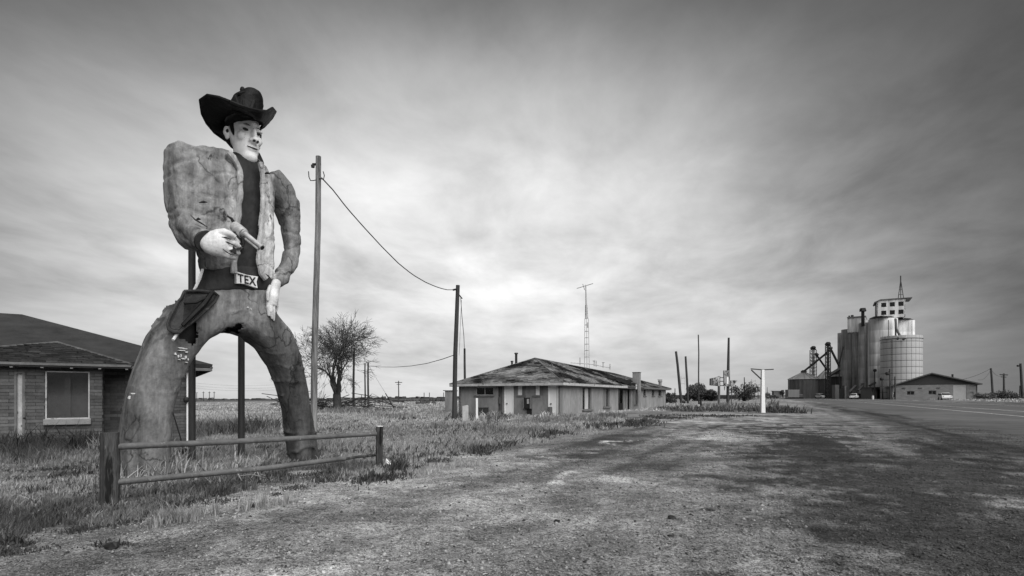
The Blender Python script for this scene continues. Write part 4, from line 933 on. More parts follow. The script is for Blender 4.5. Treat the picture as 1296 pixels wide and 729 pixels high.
def doorat(h, lab=None):
    h = fixh(h); m = MB()
    for (a, b, c, d) in ((h[0], h[0]+.07, .0, h[3]), (h[1]-.07, h[1], .0, h[3]), (h[0]+.07, h[1]-.07, h[3]-.07, h[3])):
        x = boxon(MO, ma, nA, a, b, c, d, -.12, .02); m.add(x.v, x.f)
    d = m.build('door', M['door'], motel); boxon(MO, ma, nA, h[0]+.07, h[1]-.07, .02, h[3]-.07, -.07, -.03).build('door_leaf', M['door'], d, bevel=.01)
    q = MB(); q.ball(MO+ma*(h[1]-.26)+nA*.02+Vector((0,0,1.02)), .07, 5); q.build('handle', M['black'], d)
doorat(hA[2]); doorat(hA[5])
for i in (3, 4):
    h = fixh(hA[i]); b = boxon(MO, ma, nA, h[0], h[1], h[2], h[3], -.1, -.03).build('boarded_vent', M['door'], motel)
    boxon(MO, ma, nA, h[0]-.35 if i == 3 else h[0]-.1, h[1]+.1 if i == 3 else h[1]+.3, h[2]-.15, h[2]-.03, 0, .08).build('sill', M['trimdark'], b)
    boxon(MO, ma, nA, h[0]-.35, h[0]-.03, h[2]-.02, h[3], 0, .03).build('panel', M['trimdark'], b)
# wall phone
a0, a1 = A(673), A(665); pb = boxon(MO, ma, nA, a0, a1, AZ(669,517), AZ(669,503.3), .0, .3).build('wall_phone', M['black'], motel, bevel=.02)
boxon(MO, ma, nA, a0-.06, a0-.01, AZ(669,517), AZ(669,503), 0, .42).build('side_hood', M['trimdark'], pb); boxon(MO, ma, nA, a1+.01, a1+.04, AZ(669,517), AZ(669,503), 0, .4).build('side_hood', M['trimdark'], pb)
boxon(MO, ma, nA, a0+.1, a0+.3, AZ(669,511), AZ(669,505), .305, .34).build('plate', M['gun'], pb); boxon(MO, ma, nA, a0-.02, a1-.22, AZ(669,525), AZ(669,517.5), .0, .16).build('pedestal', M['black'], pb)
boxon(MO, ma, nA, A(699.5), A(695.5), 0, .78, .05, .4).build('gas_meter', M['rust'], motel, bevel=.04)
# side windows: deep brick lined slots with pale boards
for i, (h, bd) in enumerate(((hB[0], (.55, .95)), (hB[1], (.0, .62)))):
    h = fixh(h); w = windowon(MO, mb, nB, h, .06, True, .2, None, 'dark', 'trimdark', 'glass', .16); W_ = h[1]-h[0]
    boxon(MO, mb, nB, h[0]+W_*(.42 if i == 0 else .08), h[0]+W_*(.80 if i == 0 else .72), h[2]+.06, h[3]-.1, -.19, -.16).build('board', M['board' if i == 0 else 'stucco'], w)
h = fixh(hB[2]); m = MB()
for t in (0, .22, .62, .80, .97): x = boxon(MO, mb, nB, h[0]+(h[1]-h[0])*t, h[0]+(h[1]-h[0])*t+.12, 0, 2.5, -.5, -.4); m.add(x.v, x.f)
dd = m.build('entrance', M['trimdark'], motel)
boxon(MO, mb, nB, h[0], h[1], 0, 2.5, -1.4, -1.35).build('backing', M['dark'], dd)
boxon(MO, mb, nB, h[0]+(h[1]-h[0])*.26, h[0]+(h[1]-h[0])*.6, 0.1, 2.4, -.45, -.44).build('pane', M['glass'], dd)
boxon(MO, mb, nB, h[0]+(h[1]-h[0])*.26, h[0]+(h[1]-h[0])*.6, 0.1, .95, -.43, -.41).build('kick_panel', M['dark'], dd)
boxon(MO, mb, nB, h[0]+(h[1]-h[0])*.66, h[0]+(h[1]-h[0])*.98, 0.1, 2.4, -.46, -.43).build('side_panel', M['stucco'], dd)
boxon(MO, mb, nB, h[0]-.2, h[1]+.5, -.1, .14, -1.3, 1.0).build('step', M['sill'], motel)
for i in (3, 4, 5): windowon(MO, mb, nB, fixh(hB[i]), .05, True, .15, [.5] if i != 4 else None, 'dark', 'trimdark')
# pylon by the entrance
s0 = B(800.5); py_ = MB(); c = MO + mb*s0; zt = zon(MO, mb, 803, 472)

wp = wall_with_holes(c, nB, .82, ZB, zt, [(.32, .62, .75, 2.75)], .6, mb).build('pylon', M['stuccolight'], motel)
boxon(c, nB, -mb, .28, .66, .66, .75, -.05, .10).build('sill', M['trimdark'], wp); boxon(c, nB, -mb, .33, .61, .76, 2.74, -.42, -.4).build('backing', M['interior'], wp)
boxon(c, nB, -mb, -.04, .86, zt, zt+.07, -.64, .04).build('coping', M['trimdark'], wp)
# roof
ov = .62; zE = 2.80
EA = MO + ma*(LA+ov) + nA*ov; EB = MO - ma*ov + nA*ov; EC = MO - ma*ov + mb*(LB+ov); ED = MO + ma*(LA+ov) + mb*(LB+ov)
for e in (EA, EB, EC, ED): e.z = zE
R1 = MO + ma*LA/2 + mb*(LA/2+.5); R1.z = 5.38; R2 = MO + ma*LA/2 + mb*(LB-LA/2-2); R2.z = 4.75
rf = solid_roof('roof', [EA, EB, EC, ED, R1, R2], [(0,1,4),(1,2,5,4),(2,3,5),(3,0,4,5)], 'shingle', motel)
shingle_slope([EA, EB, R1, R1], .22, .42, .05, .05, (.05,1.0), 11, 1.2, 2.4).build('shingles', M['shingle'], rf, kind='stuff')
shingle_slope([EB, EC, R2, R1], .22, .42, .05, .05, (.05,1.0), 12, 1.2, 2.4).build('shingles', M['shingle'], rf, kind='stuff')
shingle_slope([ED, EA, R1, R2], .5, 1.0, .05, .05, (.15,.8), 13, 1.2, 1.5).build('shingles', M['shingle'], rf, kind='stuff')
q = MB(); q.tube([EA, R1, R2], .07, 6); q.tube([EB, R1], .07, 6); q.tube([EC, R2], .07, 6); q.build('ridge_cap', M['shingle'], rf)
x = boxon(Vector((EB.x,EB.y,0)), ma, nA, 0, LA+2*ov, zE-.22, zE-.0, -.03, .02); x.build('fascia', M['trim'], rf)
sp_ = s0 - .1
x = boxon(Vector((EB.x,EB.y,0)), mb, nB, 0.0, sp_-3.2, zE-.22, zE, -.03, .02); x.build('fascia', M['trim'], rf)
x = boxon(Vector((EB.x,EB.y,0)), mb, nB, sp_+3.5, LB+2*ov, zE-.2, zE-.02, -.03, .02); x.build('fascia', M['trimdark'], rf)
boxon(Vector((EB.x,EB.y,0)), mb, nB, -0.0, LB+ov, zE-.24, zE-.20, -.6, -.04).build('soffit', M['trimdark'], rf)
boxon(Vector((EB.x,EB.y,0)), ma, nA, 0, LA+ov*2, zE-.24, zE-.20, -.6, -.04).build('soffit', M['trimdark'], rf)
# broken eave above the entrance
q = MB(); e0 = MO - ma*ov
for i in range(26):
    s = sp_-5.0+random.uniform(0, 5.2); d = random.uniform(-1.9, .05); c = e0 + mb*s + ma*(-d if d < 0 else 0); c.z = zE + max(0, -d)*.43 + .10
    l = random.uniform(.5, 1.4); q.tone = random.uniform(.0, .35); t = Vector((random.uniform(-.4,.4), random.uniform(-.3,.3), 0)); v1 = (mb*l+t+Vector((0,0,random.uniform(-.05,.1)))); v2 = (ma*random.uniform(.3,.7)+Vector((0,0,.24)))
    q.add([c, c+v1, c+v1+v2, c+v2, c-Vector((0,0,.05)), c+v1-Vector((0,0,.05))], [(0,1,2,3),(4,5,1,0)])
q.build('collapsed_shingles', M['hat'], rf)
q = MB(); c = e0 + mb*(sp_-.6); c.z = zE-.25; x = boxon(Vector((c.x,c.y,0)), mb, nB, 0, .5, zE-.3, zE+.25, -.05, .0); q.add(x.v, x.f); q.build('loose_board', M['trim'], rf)
def vent(px, py0, py1, off, r, cap=True, lab=None):
    t = off; base = P(px, py1, t); top = P(px, py0, t); q = MB(); q.tube([base-Vector((0,0,.4)), top], r, 10)
    if cap: q.tube([top, top+Vector((0,0,.12))], [r*1.7, r*1.3], 10)
    return q.build('roof_vent', M['black'], rf, smooth=True)
vent(653.3, 448, 461, 55.5, .12); vent(648, 458.2, 463, 55, .09)
c = P(835.5, 486, 79); q = MB(); q.tube([P(835.5,489,79), P(835.5,484,79)], .22, 8); q.ball(P(835.5,482.6,79), (.32,.32,.2), 5); q.tube([P(832.5,480.4,79), P(838,480.6,79)], .09, 6); q.build('roof_vent', M['galvlight'], rf, smooth=True)
# aerial rack on the ridge
q = MB(); Ya = 62
q.tube([P(722, 459, Ya), P(748, 460.8, Ya), P(771.5, 465.3, Ya)], .05, 5)
for px, a, b in ((734,452.5,460.5),(752,456.3,462),(754.5,456.5,462.5),(763.3,458.6,464),(772,460.8,466.5)): q.tube([P(px, a, Ya), P(px, b+1.5, Ya)], .06, 5)
q.tube([P(750.5,456.5,Ya), P(753,456.5,Ya)], .09, 5); q.tube([P(762,458.8,Ya), P(765,458.6,Ya)], .07, 5)
q.build('aerial_rack', M['gun'], rf)
# lattice mast behind
mast = empty('antenna_mast', GY(743, 76), 0, 'tall lattice antenna mast rising behind the motel roof', 'mast'); Yd = 76
def lat(name, legs0, legs1, z0, z1, n, r, parent, mt='gun', diag=True):
    m = MB()
    for a, b in zip(legs0, legs1): m.tube([a, b], r, 5)
    k = len(legs0)
    for i in range(n):
        t, t2 = i/n, (i+1)/n
        for j in range(k):
            p, q_ = legs0[j].lerp(legs1[j], t), legs0[(j+1) % k].lerp(legs1[(j+1) % k], t); m.tube([p, q_], r*.7, 4)
            if diag: m.tube([p, legs0[(j+1) % k].lerp(legs1[(j+1) % k], t2)], r*.5, 4)
    return m.build(name, M[mt], parent)
def tri(c, r, n=3, a0=.4): return [c + Vector((r*math.cos(a0+2*math.pi*i/n), r*math.sin(a0+2*math.pi*i/n), 0)) for i in range(n)]
b = GY(743.2, Yd); t = P(742.5, 403, Yd); t2 = P(742, 386, Yd)
lat('lattice', tri(b, .46), tri(t, .27), 0, 0, 14, .04, mast, diag=False); lat('lattice', tri(t, .2), tri(t2, .12), 0, 0, 3, .05, mast)
q = MB(); q.tube([t2, P(741.3, 360.5, Yd)], [.11, .07], 6); q.tube([P(743.5,408,Yd), P(743.5,415,Yd)], .1, 6); q.build('mast_tube', M['gun'], mast)
q = MB(); q.tube([P(730, 365, Yd), P(750.5, 358.8, Yd)], .06, 5)
for px in (735.5, 739, 745, 749): q.tube([P(px, 363.4-(px-735)*.3, Yd-.7), P(px, 363.4-(px-735)*.3, Yd+.7)], .03, 4)
q.tube([P(737.5,359.5,Yd), P(740,367,Yd)], .05, 5); q.build('yagi_antenna', M['gun'], mast)
# odds at the left end
q = MB(); c = GY(571, 62); x0 = q.box((c.x-.5, c.y-1.5, -.2), (c.x+.5, c.y+1.5, 2.25)); sh_ = empty('shed', c, 0, 'small grey shed peeking out past the left end of the motel', 'shed'); q.build('wall', M['stucco'], sh_)
q = MB(); q.box((c.x-.7, c.y-1.6, 2.25), (c.x+.6, c.y+1.6, 2.33)); q.build('roof', M['trimdark'], sh_)
b = GY(589, 39.5); q = MB(); q.prism([b+Vector(v) for v in ((-.2,0,-.2),(.2,0,-.2),(.2,0,1.02),(.12,0,1.06),(-.22,0,1.0))], (0,.2,0)); tag(q.build('marker_slab', M['haybale'], bevel=.02), 'short broad pale slab standing in the grass beside the dark pole', 'post')
b = GY(603.6, 39.5); q = MB(); q.box((b.x-.07, b.y-.07, -.2), (b.x+.07, b.y+.07, 1.52)); tag(q.build('white_post', M['white'], bevel=.01), 'slim white post in front of the motel window', 'post')
b = GY(612, 47.5); q = MB(); q.box((b.x-.42, b.y-.4, .05), (b.x+.42, b.y+.35, .72)); e = empty('air_conditioner', b, 0, 'dark metal box unit against the wall under the motel window', 'air conditioner'); q.build('casing', M['black'], e, bevel=.03)
q = MB(); q.box((b.x-.46, b.y-.44, .72), (b.x+.46, b.y+.38, .78)); q.build('lid', M['rust'], e)

# ------------------------------------------------------------------ bare poles, relic sign and T post at the old forecourt
for (a, b_, r, mt, lb) in [((862.7,510.5),(855.5,444.7),.2,'pole','dark pole leaning left, nearest the motel'), ((870.8,510.3),(867.7,451),.17,'pole','shorter grey leaning pole, second from the motel'), ((884.8,517.5),(883.8,423.6),.10,'steelpost','tall thin flagpole with white footing'), ]:
    base = G(*b_) if False else G(*a); e = pole('bare_pole', base, P(b_[0], b_[1], base.y), r*base.y/80, r*.8*base.y/80, mt, lb, 'pole')
    if mt == 'steelpost':
        q = MB(); q.tube([base+Vector((0,0,-.1)), base+Vector((0,0,.55))], .30, 10); q.build('footing', M['white'], e, smooth=True)
        q = MB(); q.tube([base+Vector((.1,-.3,.2)), base+Vector((.1,-.3,1.1))], .12, 6); q.build('bracket', M['black'], e)
q = MB(); c = G(864, 510.5); q.ball(c+Vector((.2,0,.25)), (.5,.4,.3), 5); tag(q.build('old_tyre', M['tyre'], smooth=True), 'dark lump of rubber at the foot of the leaning pole', 'tyre')
sb = G(921, 511.9); Ys = sb.y
sg = empty('roadside_sign', sb, 0, 'derelict signpost with peeling faceless sign boxes and an arrow board on tall dark pole', 'sign')
q = MB(); q.tube([sb-Vector((0,0,.3)), P(921.6,470,Ys), P(922.3,427.4,Ys)], [.27,.24,.17], 12); q.build('post', M['pole'], sg, smooth=True)
q = MB(); q.tube([GY(909.8, Ys)-Vector((0,0,.3)), P(910, 476, Ys)], [.22,.22], 10); q.build('post', M['rust'], sg, smooth=True)
q = MB(); q.tube([GY(925.5, Ys+.5)-Vector((0,0,.3)), P(925.5, 488, Ys+.5)], .07, 8); q.build('post', M['steelpost'], sg, smooth=True)
def pan(pts, Y, d, mt, name, parent=sg, bevel=.02): q = MB(); q.prism([P(a, b, Y) for a, b in pts], (0, d, 0)); return q.build(name, M[mt], parent, bevel=bevel)
pan([(902.5,478.3),(911,476.2),(911,488.7),(902.7,488)], Ys-.5, .45, 'sign', 'sign_box'); pan([(899.5,479),(902,478.4),(902.2,488),(899.3,487.5)], Ys-.4, .6, 'rust', 'sign_end')
pan([(916.3,468.8),(924,468.8),(924,489),(916.5,488.6)], Ys-.6, .4, 'sign', 'sign_box'); pan([(919.8,477),(922,477),(922,486),(919.8,486)], Ys-.66, .05, 'white', 'sign_patch')
pan([(925,481.5),(933.8,481),(927.5,489.6),(925,489)], Ys-.4, .35, 'sign', 'arrow_board')
pan([(916.5,489.2),(918,489.2),(917.2,494),(916.7,494)], Ys-.5, .1, 'rust', 'hanging_strip')
q = MB()
for y in (478, 482.6, 488): q.tube([P(911, y, Ys-.2), P(917, y, Ys-.2)], .07, 5)
q.build('crossbar', M['steelpost'], sg)
tb = G(965.2, 522.3); Yt = tb.y
tp = empty('canopy_post', tb, 0, 'white painted T shaped post with a thin top bar and slanting brace', 'post')
q = MB(); n_ = tb; q.loft([[tb+Vector((sx*w, sy*w, z)) for sx, sy in ((-1,-1),(1,-1),(1,1),(-1,1))] for w, z in ((.19,-.2),(.17,1.0),(.12,(522.3-468)/F*Yt))]); q.build('column', M['white'], tp, bevel=.02)
q = MB(); q.tube([P(950.3, 466.8, Yt), P(965, 468, Yt), P(979, 467.4, Yt)], .055, 6); q.build('top_bar', M['steelpost'], tp)
q = MB(); q.tube([P(951, 468.3, Yt), P(963.5, 480, Yt)], .06, 6); q.build('brace', M['steelpost'], tp)

# ------------------------------------------------------------------ elevators
def cyl_ring(c, r, n=40): return [(c.x+r*math.cos(2*math.pi*k/n), c.y+r*math.sin(2*math.pi*k/n)) for k in range(n)]
def silo(px0, px1, pytop, Y, mt, name='silo', parent=None, rings=7, zt=None):
    cx = (px0+px1)/2; r = (px1-px0)/2/F*Y*.985; c = GY(cx, Y); zt = zt or 1.6+(H0-pytop)/F*(Y-r*.6); m = MB(); n = 40
    prof = [(r, -.5)]; 
    for i in range(1, rings): z = zt*i/rings; prof += [(r, z-.04), (r-.012, z), (r, z+.04)]
    prof += [(r, zt), (r*.2, zt+.02)]
    m.lathe(Vector((c.x, c.y, 0)), prof, n); o = m.build(name, M[mt], parent, smooth=True); return o, c, r, zt
GE = empty('grain_elevator', GY(1110, 200), 0, 'tall pale concrete grain elevator, cylindrical silos and six window headhouse with pointed mast', 'grain elevator')
# annex at the left, further away
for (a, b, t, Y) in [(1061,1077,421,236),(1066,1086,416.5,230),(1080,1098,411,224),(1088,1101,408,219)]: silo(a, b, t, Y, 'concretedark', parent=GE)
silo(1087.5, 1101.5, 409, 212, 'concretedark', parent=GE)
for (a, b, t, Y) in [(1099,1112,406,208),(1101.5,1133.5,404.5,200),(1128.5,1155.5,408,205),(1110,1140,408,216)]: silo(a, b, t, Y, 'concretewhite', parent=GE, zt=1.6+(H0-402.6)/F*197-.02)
def slab(pts, pyz, Y, th, mt, name, parent):
    z = pyz; q = MB(); q.prism([Vector((x, y, z)) for x, y in pts], (0,0,th)); return q.build(name, M[mt], parent)
zt = 1.6+(H0-402.6)/F*197
X = lambda px, Y: (px-648)/F*Y
slab([(X(1099,212),212),(X(1100.5,201),201),(X(1106,196.5),196.5),(X(1117,194.6),194.6),(X(1129,196),196),(X(1135,199.8),199.8),(X(1143,199.8),199.8),(X(1152,201),201),(X(1157,205),205),(X(1155,214),214),(X(1112,220),220)], zt, 0, .5, 'black', 'roof_slab', GE)
q = MB(); q.prism([Vector((X(a, y_), y_, -.4)) for a, y_ in ((1109,203),(1131,201.5),(1148,206),(1146,214),(1108,216))], (0, 0, zt+.3)); q.build('core_wall', M['concretewhite'], GE)
# headhouse
Yh = 200; x0, x1 = X(1109.5,Yh), X(1146,Yh); z0, z1 = zt+.3, 1.6+(H0-380.5)/F*Yh; ho = Vector((x0, Yh, 0)); hu = Vector((.87, -.49, 0)).normalized(); hn = Vector((-.49,-.87,0)).normalized()
Lh = son(ho, hu, 1146); hs = []
for i, px in enumerate((1118.5, 1129.3, 1140.3)):
    c = son(ho, hu, px)
    for zc in (386.5, 396.5): z = 1.6+(H0-zc)/F*Yh; hs.append((c-.75, c+.75, z-.75, z+.75))
wall_with_holes(ho, hu, Lh, z0, z1, hs, .4, -hn).build('headhouse_wall', M['concretewhite'], GE)
for h in hs: windowon(ho, hu, hn, h, .08, False, .2, [.5], 'dark', 'black', parent=GE)
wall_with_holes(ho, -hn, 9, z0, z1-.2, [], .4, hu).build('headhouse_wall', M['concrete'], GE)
wall_with_holes(ho+hu*Lh, -hn, 9, z0, z1, [], .4, -hu).build('headhouse_wall', M['concretewhite'], GE)
wall_with_holes(ho-hn*9, hu, Lh, z0, z1, [], .4, hn).build('headhouse_wall', M['concretewhite'], GE)
q = MB(); q.prism([ho+hn*.4+hu*-.5+Vector((0,0,z1-.75)), ho+hn*.4+hu*1.2+Vector((0,0,z1)), ho+hn*.4+hu*(Lh+1.9)+Vector((0,0,z1+.12)), ho+hn*.4+hu*(Lh+1.9)+Vector((0,0,z1+.34)), ho+hn*.4+hu*1.1+Vector((0,0,z1+.34)), ho+hn*.4+hu*-.7+Vector((0,0,z1-.45))], -hn*9.6); q.build('roof_slab', M['trimdark'], GE)
q = MB(); top = P(1139.8, 349, Yh-2)
for px, d in ((1136.6, 0), (1143.8, 0), (1140, 3)): q.tube([P(px, 379, Yh-3+d), P(1139.9, 354, Yh-2)], .13, 5)
q.tube([P(1139.9, 358, Yh-2), top], .2, 5)
for t in (.25, .5): q.tube([P(1136.6+3.3*t, 379-25*t, Yh-3), P(1143.8-3.9*t, 379-25*t, Yh-3)], .09, 4)
q.build('mast', M['steelpost'], GE)
# annex headhouse, leg head and spouts
Yg = 222; q = MB(); q.prism([Vector((X(a,y_),y_,1.6+(H0-421)/F*Yg)) for a, y_ in ((1072.5,Yg),(1095.5,Yg-4),(1097,Yg+6),(1075,Yg+8))], (0,0,18.5/F*Yg)); q.build('headhouse_wall', M['concretedark'], GE)
q = MB(); q.prism([Vector((X(a,y_),y_,1.6+(H0-402.5)/F*Yg)) for a, y_ in ((1072,Yg-.3),(1096,Yg-4.3),(1097.5,Yg+6),(1074.5,Yg+8))], (0,0,.35)); q.build('roof_slab', M['trimdark'], GE)
q = MB(); q.tube([P(1092,413,210), P(1092,391,210)], .55, 8); q.tube([P(1092,394,210), P(1092,390,210)], [1.2,.9], 8); q.tube([P(1088.5,392,210), P(1095.5,393,210)], .45, 8); q.build('leg_head', M['black'], GE)
q = MB(); q.tube([P(1078.6,402,Yg), P(1078.6,398.8,Yg)], .5, 8); q.build('roof_fan', M['black'], GE); q = MB(); q.tube([P(1074.8,402,Yg), P(1074.8,399.5,Yg)], .3, 8); q.build('roof_fan', M['black'], GE)
q = MB(); q.tube([P(1133.5,404,194), P(1134.3,416,193), P(1141.5,430,186)], .38, 8); q.tube([P(1133.4,403,194), P(1133.6,428,194)], .3, 6); q.build('spout', M['galv'], GE, smooth=True)
q = MB(); q.tube([P(1062,461,222), P(1067.5,438.5,222)], .3, 6); q.tube([P(1062,461,222), P(1062,503,222)], .25, 6); q.build('spout', M['steelpost'], GE)
# loading sheds and spouts at the foot
q = MB(); q.box((X(1096,193), 190, -.3), (X(1109.5,193), 196, 1.6+(H0-491)/F*193)); q.build('loading_shed', M['concrete'], GE)
q = MB(); q.box((X(1103,193), 189.8, .5), (X(1108.4,193), 190.1, 1.6+(H0-493)/F*190)); q.build('shed_opening', M['dark'], GE)
q = MB(); q.box((X(1095,193), 189, 1.6+(H0-491)/F*193), (X(1110.5,193), 196.5, 1.6+(H0-490)/F*193)); q.build('shed_roof', M['trimdark'], GE)
for (a, b, r) in [((1075,496),(1083,488),.4),((1086,494),(1092,488.5),.4),((1100,488.5),(1108,484),.35)]:
    q = MB(); q.tube([P(*a,192), P(*b,192)], r, 6); q.build('spout', M['steelpost'], GE)
for (a, b, c, d, mt) in [(1056,1061,487,504,'galv'),(1061.5,1067,492,504,'dark'),(1068,1070,488,503,'trimdark'),(1084,1089,498,505,'dark'),(1092.5,1094.5,485,505,'galv'),(1090,1094,501,505,'dark')]:
    q = MB(); q.box((X(a,197), 196.5, .3), (X(b,197), 198.5, 1.6+(H0-c)/F*197)); q.build('loading_gear', M[mt], GE)
# enamel tank of bolted panels
Yt2 = 184; tk = empty('panel_tank', GY(1140.5, Yt2), 0, 'squat pale storage tank of bolted panels in front of the elevator', 'storage tank'); c = GY(1140.5, Yt2); r = 22.5/F*Yt2; zt2 = 1.6+(H0-428.8)/F*(Yt2-r*.5)
q = MB(); q.lathe(Vector((c.x, c.y, 0)), [(r-.06,-.3),(r-.06,zt2-.05),(.5,zt2+.3)], 48); q.build('tank_core', M['steelpost'], tk, smooth=True)
rows, cols = 10, 26; pm = None; ph = zt2/rows
for i in range(rows):
    for k in range(cols):
        a0, a1 = 2*math.pi*(k+.03)/cols, 2*math.pi*(k+.97)/cols
        if (a0+a1)/2 < math.pi*.95 and math.sin((a0+a1)/2) > .45: continue
        if pm is None:
            q = MB(); vs = []; S = 3; dz = ph-.14
            for z in (0, dz):
                for j2 in range(S+1):
                    a = -math.pi*.94/cols + 2*math.pi*.94/cols*j2/S
                    for rr in (r, r-.06): vs.append((rr*math.cos(a), rr*math.sin(a), z))
            W2 = 2*(S+1); fs = []
            for j2 in range(S): b0 = 2*j2; fs += [(b0, b0+2, b0+2+W2, b0+W2), (b0+1+W2, b0+3+W2, b0+3, b0+1), (b0, b0+1, b0+3, b0+2), (b0+W2, b0+2+W2, b0+3+W2, b0+1+W2)]
            fs += [(0, W2, W2+1, 1), (W2-2, W2-1, 2*W2-1, 2*W2-2)]
            q.add(vs, fs); o = q.build('panel', M['tankpanel']); pm = o.data
            bpy.data.objects.remove(o)
        o = bpy.data.objects.new('panel', pm); COL.objects.link(o); o.parent = tk; o.location = (0, 0, .07+i*ph); o.rotation_euler = (0, 0, (a0+a1)/2)
q = MB(); q.lathe(Vector((c.x, c.y, zt2)), [(r,-.1),(r+.12,-.05),(r+.12,.08),(r-.1,.1)], 48); q.build('rim', M['steelpost'], tk)
q = MB(); q.tube([P(1135.5,429.5,Yt2-6), P(1137,427.5,Yt2-6)], .35, 6); q.tube([P(1143,430,Yt2-6), P(1145,428,Yt2-6)], .35, 6); q.build('roof_hatch', M['black'], tk)
for (px, Y, pt, nm) in ((1124.5, 194.6, 405, 'downpipe'), (1104.5, 200.5, 407, 'downpipe'), (1094.5, 210.5, 411, 'downpipe')):
    q = MB(); q.tube([GY(px, Y), P(px, pt, Y)], .14, 6); q.build(nm, M['galv'], GE)
q = MB(); a_, b_ = P(1153.0, 405, 200), P(1154.4, 405, 200)
q.tube([a_, Vector((a_.x, a_.y, 1))], .07, 4); q.tube([b_, Vector((b_.x, b_.y, 1))], .07, 4)
for k in range(50): z = 1.5+k*.52; q.tube([Vector((a_.x, a_.y, z)), Vector((b_.x, b_.y, z))], .04, 4)
q.build('ladder', M['steelpost'], GE)
q = MB(); a_, b_ = P(1128, 430, Yt2-6.2), P(1129.6, 430, Yt2-6.2)
q.tube([a_, Vector((a_.x, a_.y, 1))], .07, 4); q.tube([b_, Vector((b_.x, b_.y, 1))], .07, 4)
for k in range(34): z = 1.5+k*.52; q.tube([Vector((a_.x, a_.y, z)), Vector((b_.x, b_.y, z))], .04, 4)
q.build('ladder', M['steelpost'], tk)
# grain bins
def grain_bin(px0, px1, pyt, pyap, Y, lab, mt='galv'):
    c = GY((px0+px1)/2, Y); e = empty('grain_bin', c, 0, lab, 'grain bin', 'dark corrugated grain bins'); r = (px1-px0)/2/F*Y; zt = 1.6+(H0-pyt)/F*Y; za = 1.6+(H0-pyap)/F*Y
    m = MB(); n = 96; prof = [(0, -.4), (0, zt)]; rings = []
    for z in [-.4, zt*.25, zt*.5, zt*.75, zt]: rings.append([Vector((c.x+(r+(.10 if k % 4 < 2 else 0))*math.cos(2*math.pi*k/n), c.y+(r+(.10 if k % 4 < 2 else 0))*math.sin(2*math.pi*k/n), z)) for k in range(n)])
    m.loft(rings); m.build('wall', M[mt], e)
    m = MB(); m.lathe(Vector((c.x, c.y, 0)), [(r+.35, zt-.1), (r*.5, zt+(za-zt)*.5), (.9, za-.4)], 32)
    for k in range(16):
        a = 2*math.pi*k/16; m.tube([Vector((c.x+(r+.3)*math.cos(a), c.y+(r+.3)*math.sin(a), zt+.02)), Vector((c.x+.9*math.cos(a), c.y+.9*math.sin(a), za-.3))], .09, 4)
    rf_ = m.build('roof', M['galvlight'], e); m = MB(); m.lathe(Vector((c.x, c.y, za)), [(1.1,-.6),(1.1,.3),(.5,.7)], 12); m.build('cap', M['steelpost'], rf_)
    return e, c
grain_bin(999.5, 1035, 480, 470.5, 232, 'broad dark ribbed grain bin at the left with a pale conical roof'); grain_bin(1034, 1060, 479.5, 467, 250, 'second grain bin, half hidden behind the broad left one'); grain_bin(1050, 1064, 476.5, 472.5, 226, 'narrow dark bin against the foot of the concrete silos', 'steelpost')
for (px, pt, pb, w, Y, lb, hd_) in [(1029.2, 439, 503, 5.5, 240, 'pale open lattice bucket elevator tower between the bins', 'galvlight'), (1047.8, 434, 504, 4.2, 222, 'dark bucket elevator tower with wide head, right of the lattice one', 'steelpost')]:
    e = empty('bucket_elevator', GY(px, Y), 0, lb, 'elevator tower'); w2 = w/2/F*Y
    b = GY(px, Y); t = P(px, pt+4, Y); sq = lambda c: [c+Vector(v) for v in ((-w2,-w2,0),(w2,-w2,0),(w2,w2,0),(-w2,w2,0))]
    lat('lattice', sq(b), sq(t), 0, 0, 14, .16, e, hd_)
    q = MB(); q.tube([P(px-.6, pb, Y), P(px-.6, pt+2, Y)], .3, 6); q.tube([P(px+.8, pb, Y), P(px+.8, pt+2, Y)], .3, 6); q.build('casing', M[hd_], e)
    q = MB(); q.ball(P(px+.3, pt+1, Y), (1.0,.8,.8), 6); q.tube([P(px-3, pt+3.2, Y), P(px+3.3, pt+3.2, Y)], .35, 6); q.tube([P(px-3.2, pt+1, Y), P(px-2, pt+1.8, Y)], .4, 6); q.build('head', M['black'], e)
    if hd_ == 'galvlight':
        q = MB(); q.tube([P(1032, 447.5, 238), P(1046, 467, 245)], .42, 6); q.tube([P(1032.5,448,238), P(1035,450,238)], .7, 6); q.build('spout', M['steelpost'], e)
    else:
        q = MB(); q.tube([P(1051, 443, 222), P(1018, 469.5, 230)], .4, 6); q.build('spout', M['steelpost'], e)
        q = MB(); q.tube([P(1051, 441, 222), P(1062, 463, 222)], .42, 6); q.tube([P(1050,441,222), P(1053,440,222)], .5, 6); q.build('spout', M['steelpost'], e)
        q = MB(); q.tube([P(1048, 476, 222), P(1062, 467.5, 222)], .7, 6); q.build('spout', M['steelpost'], e)
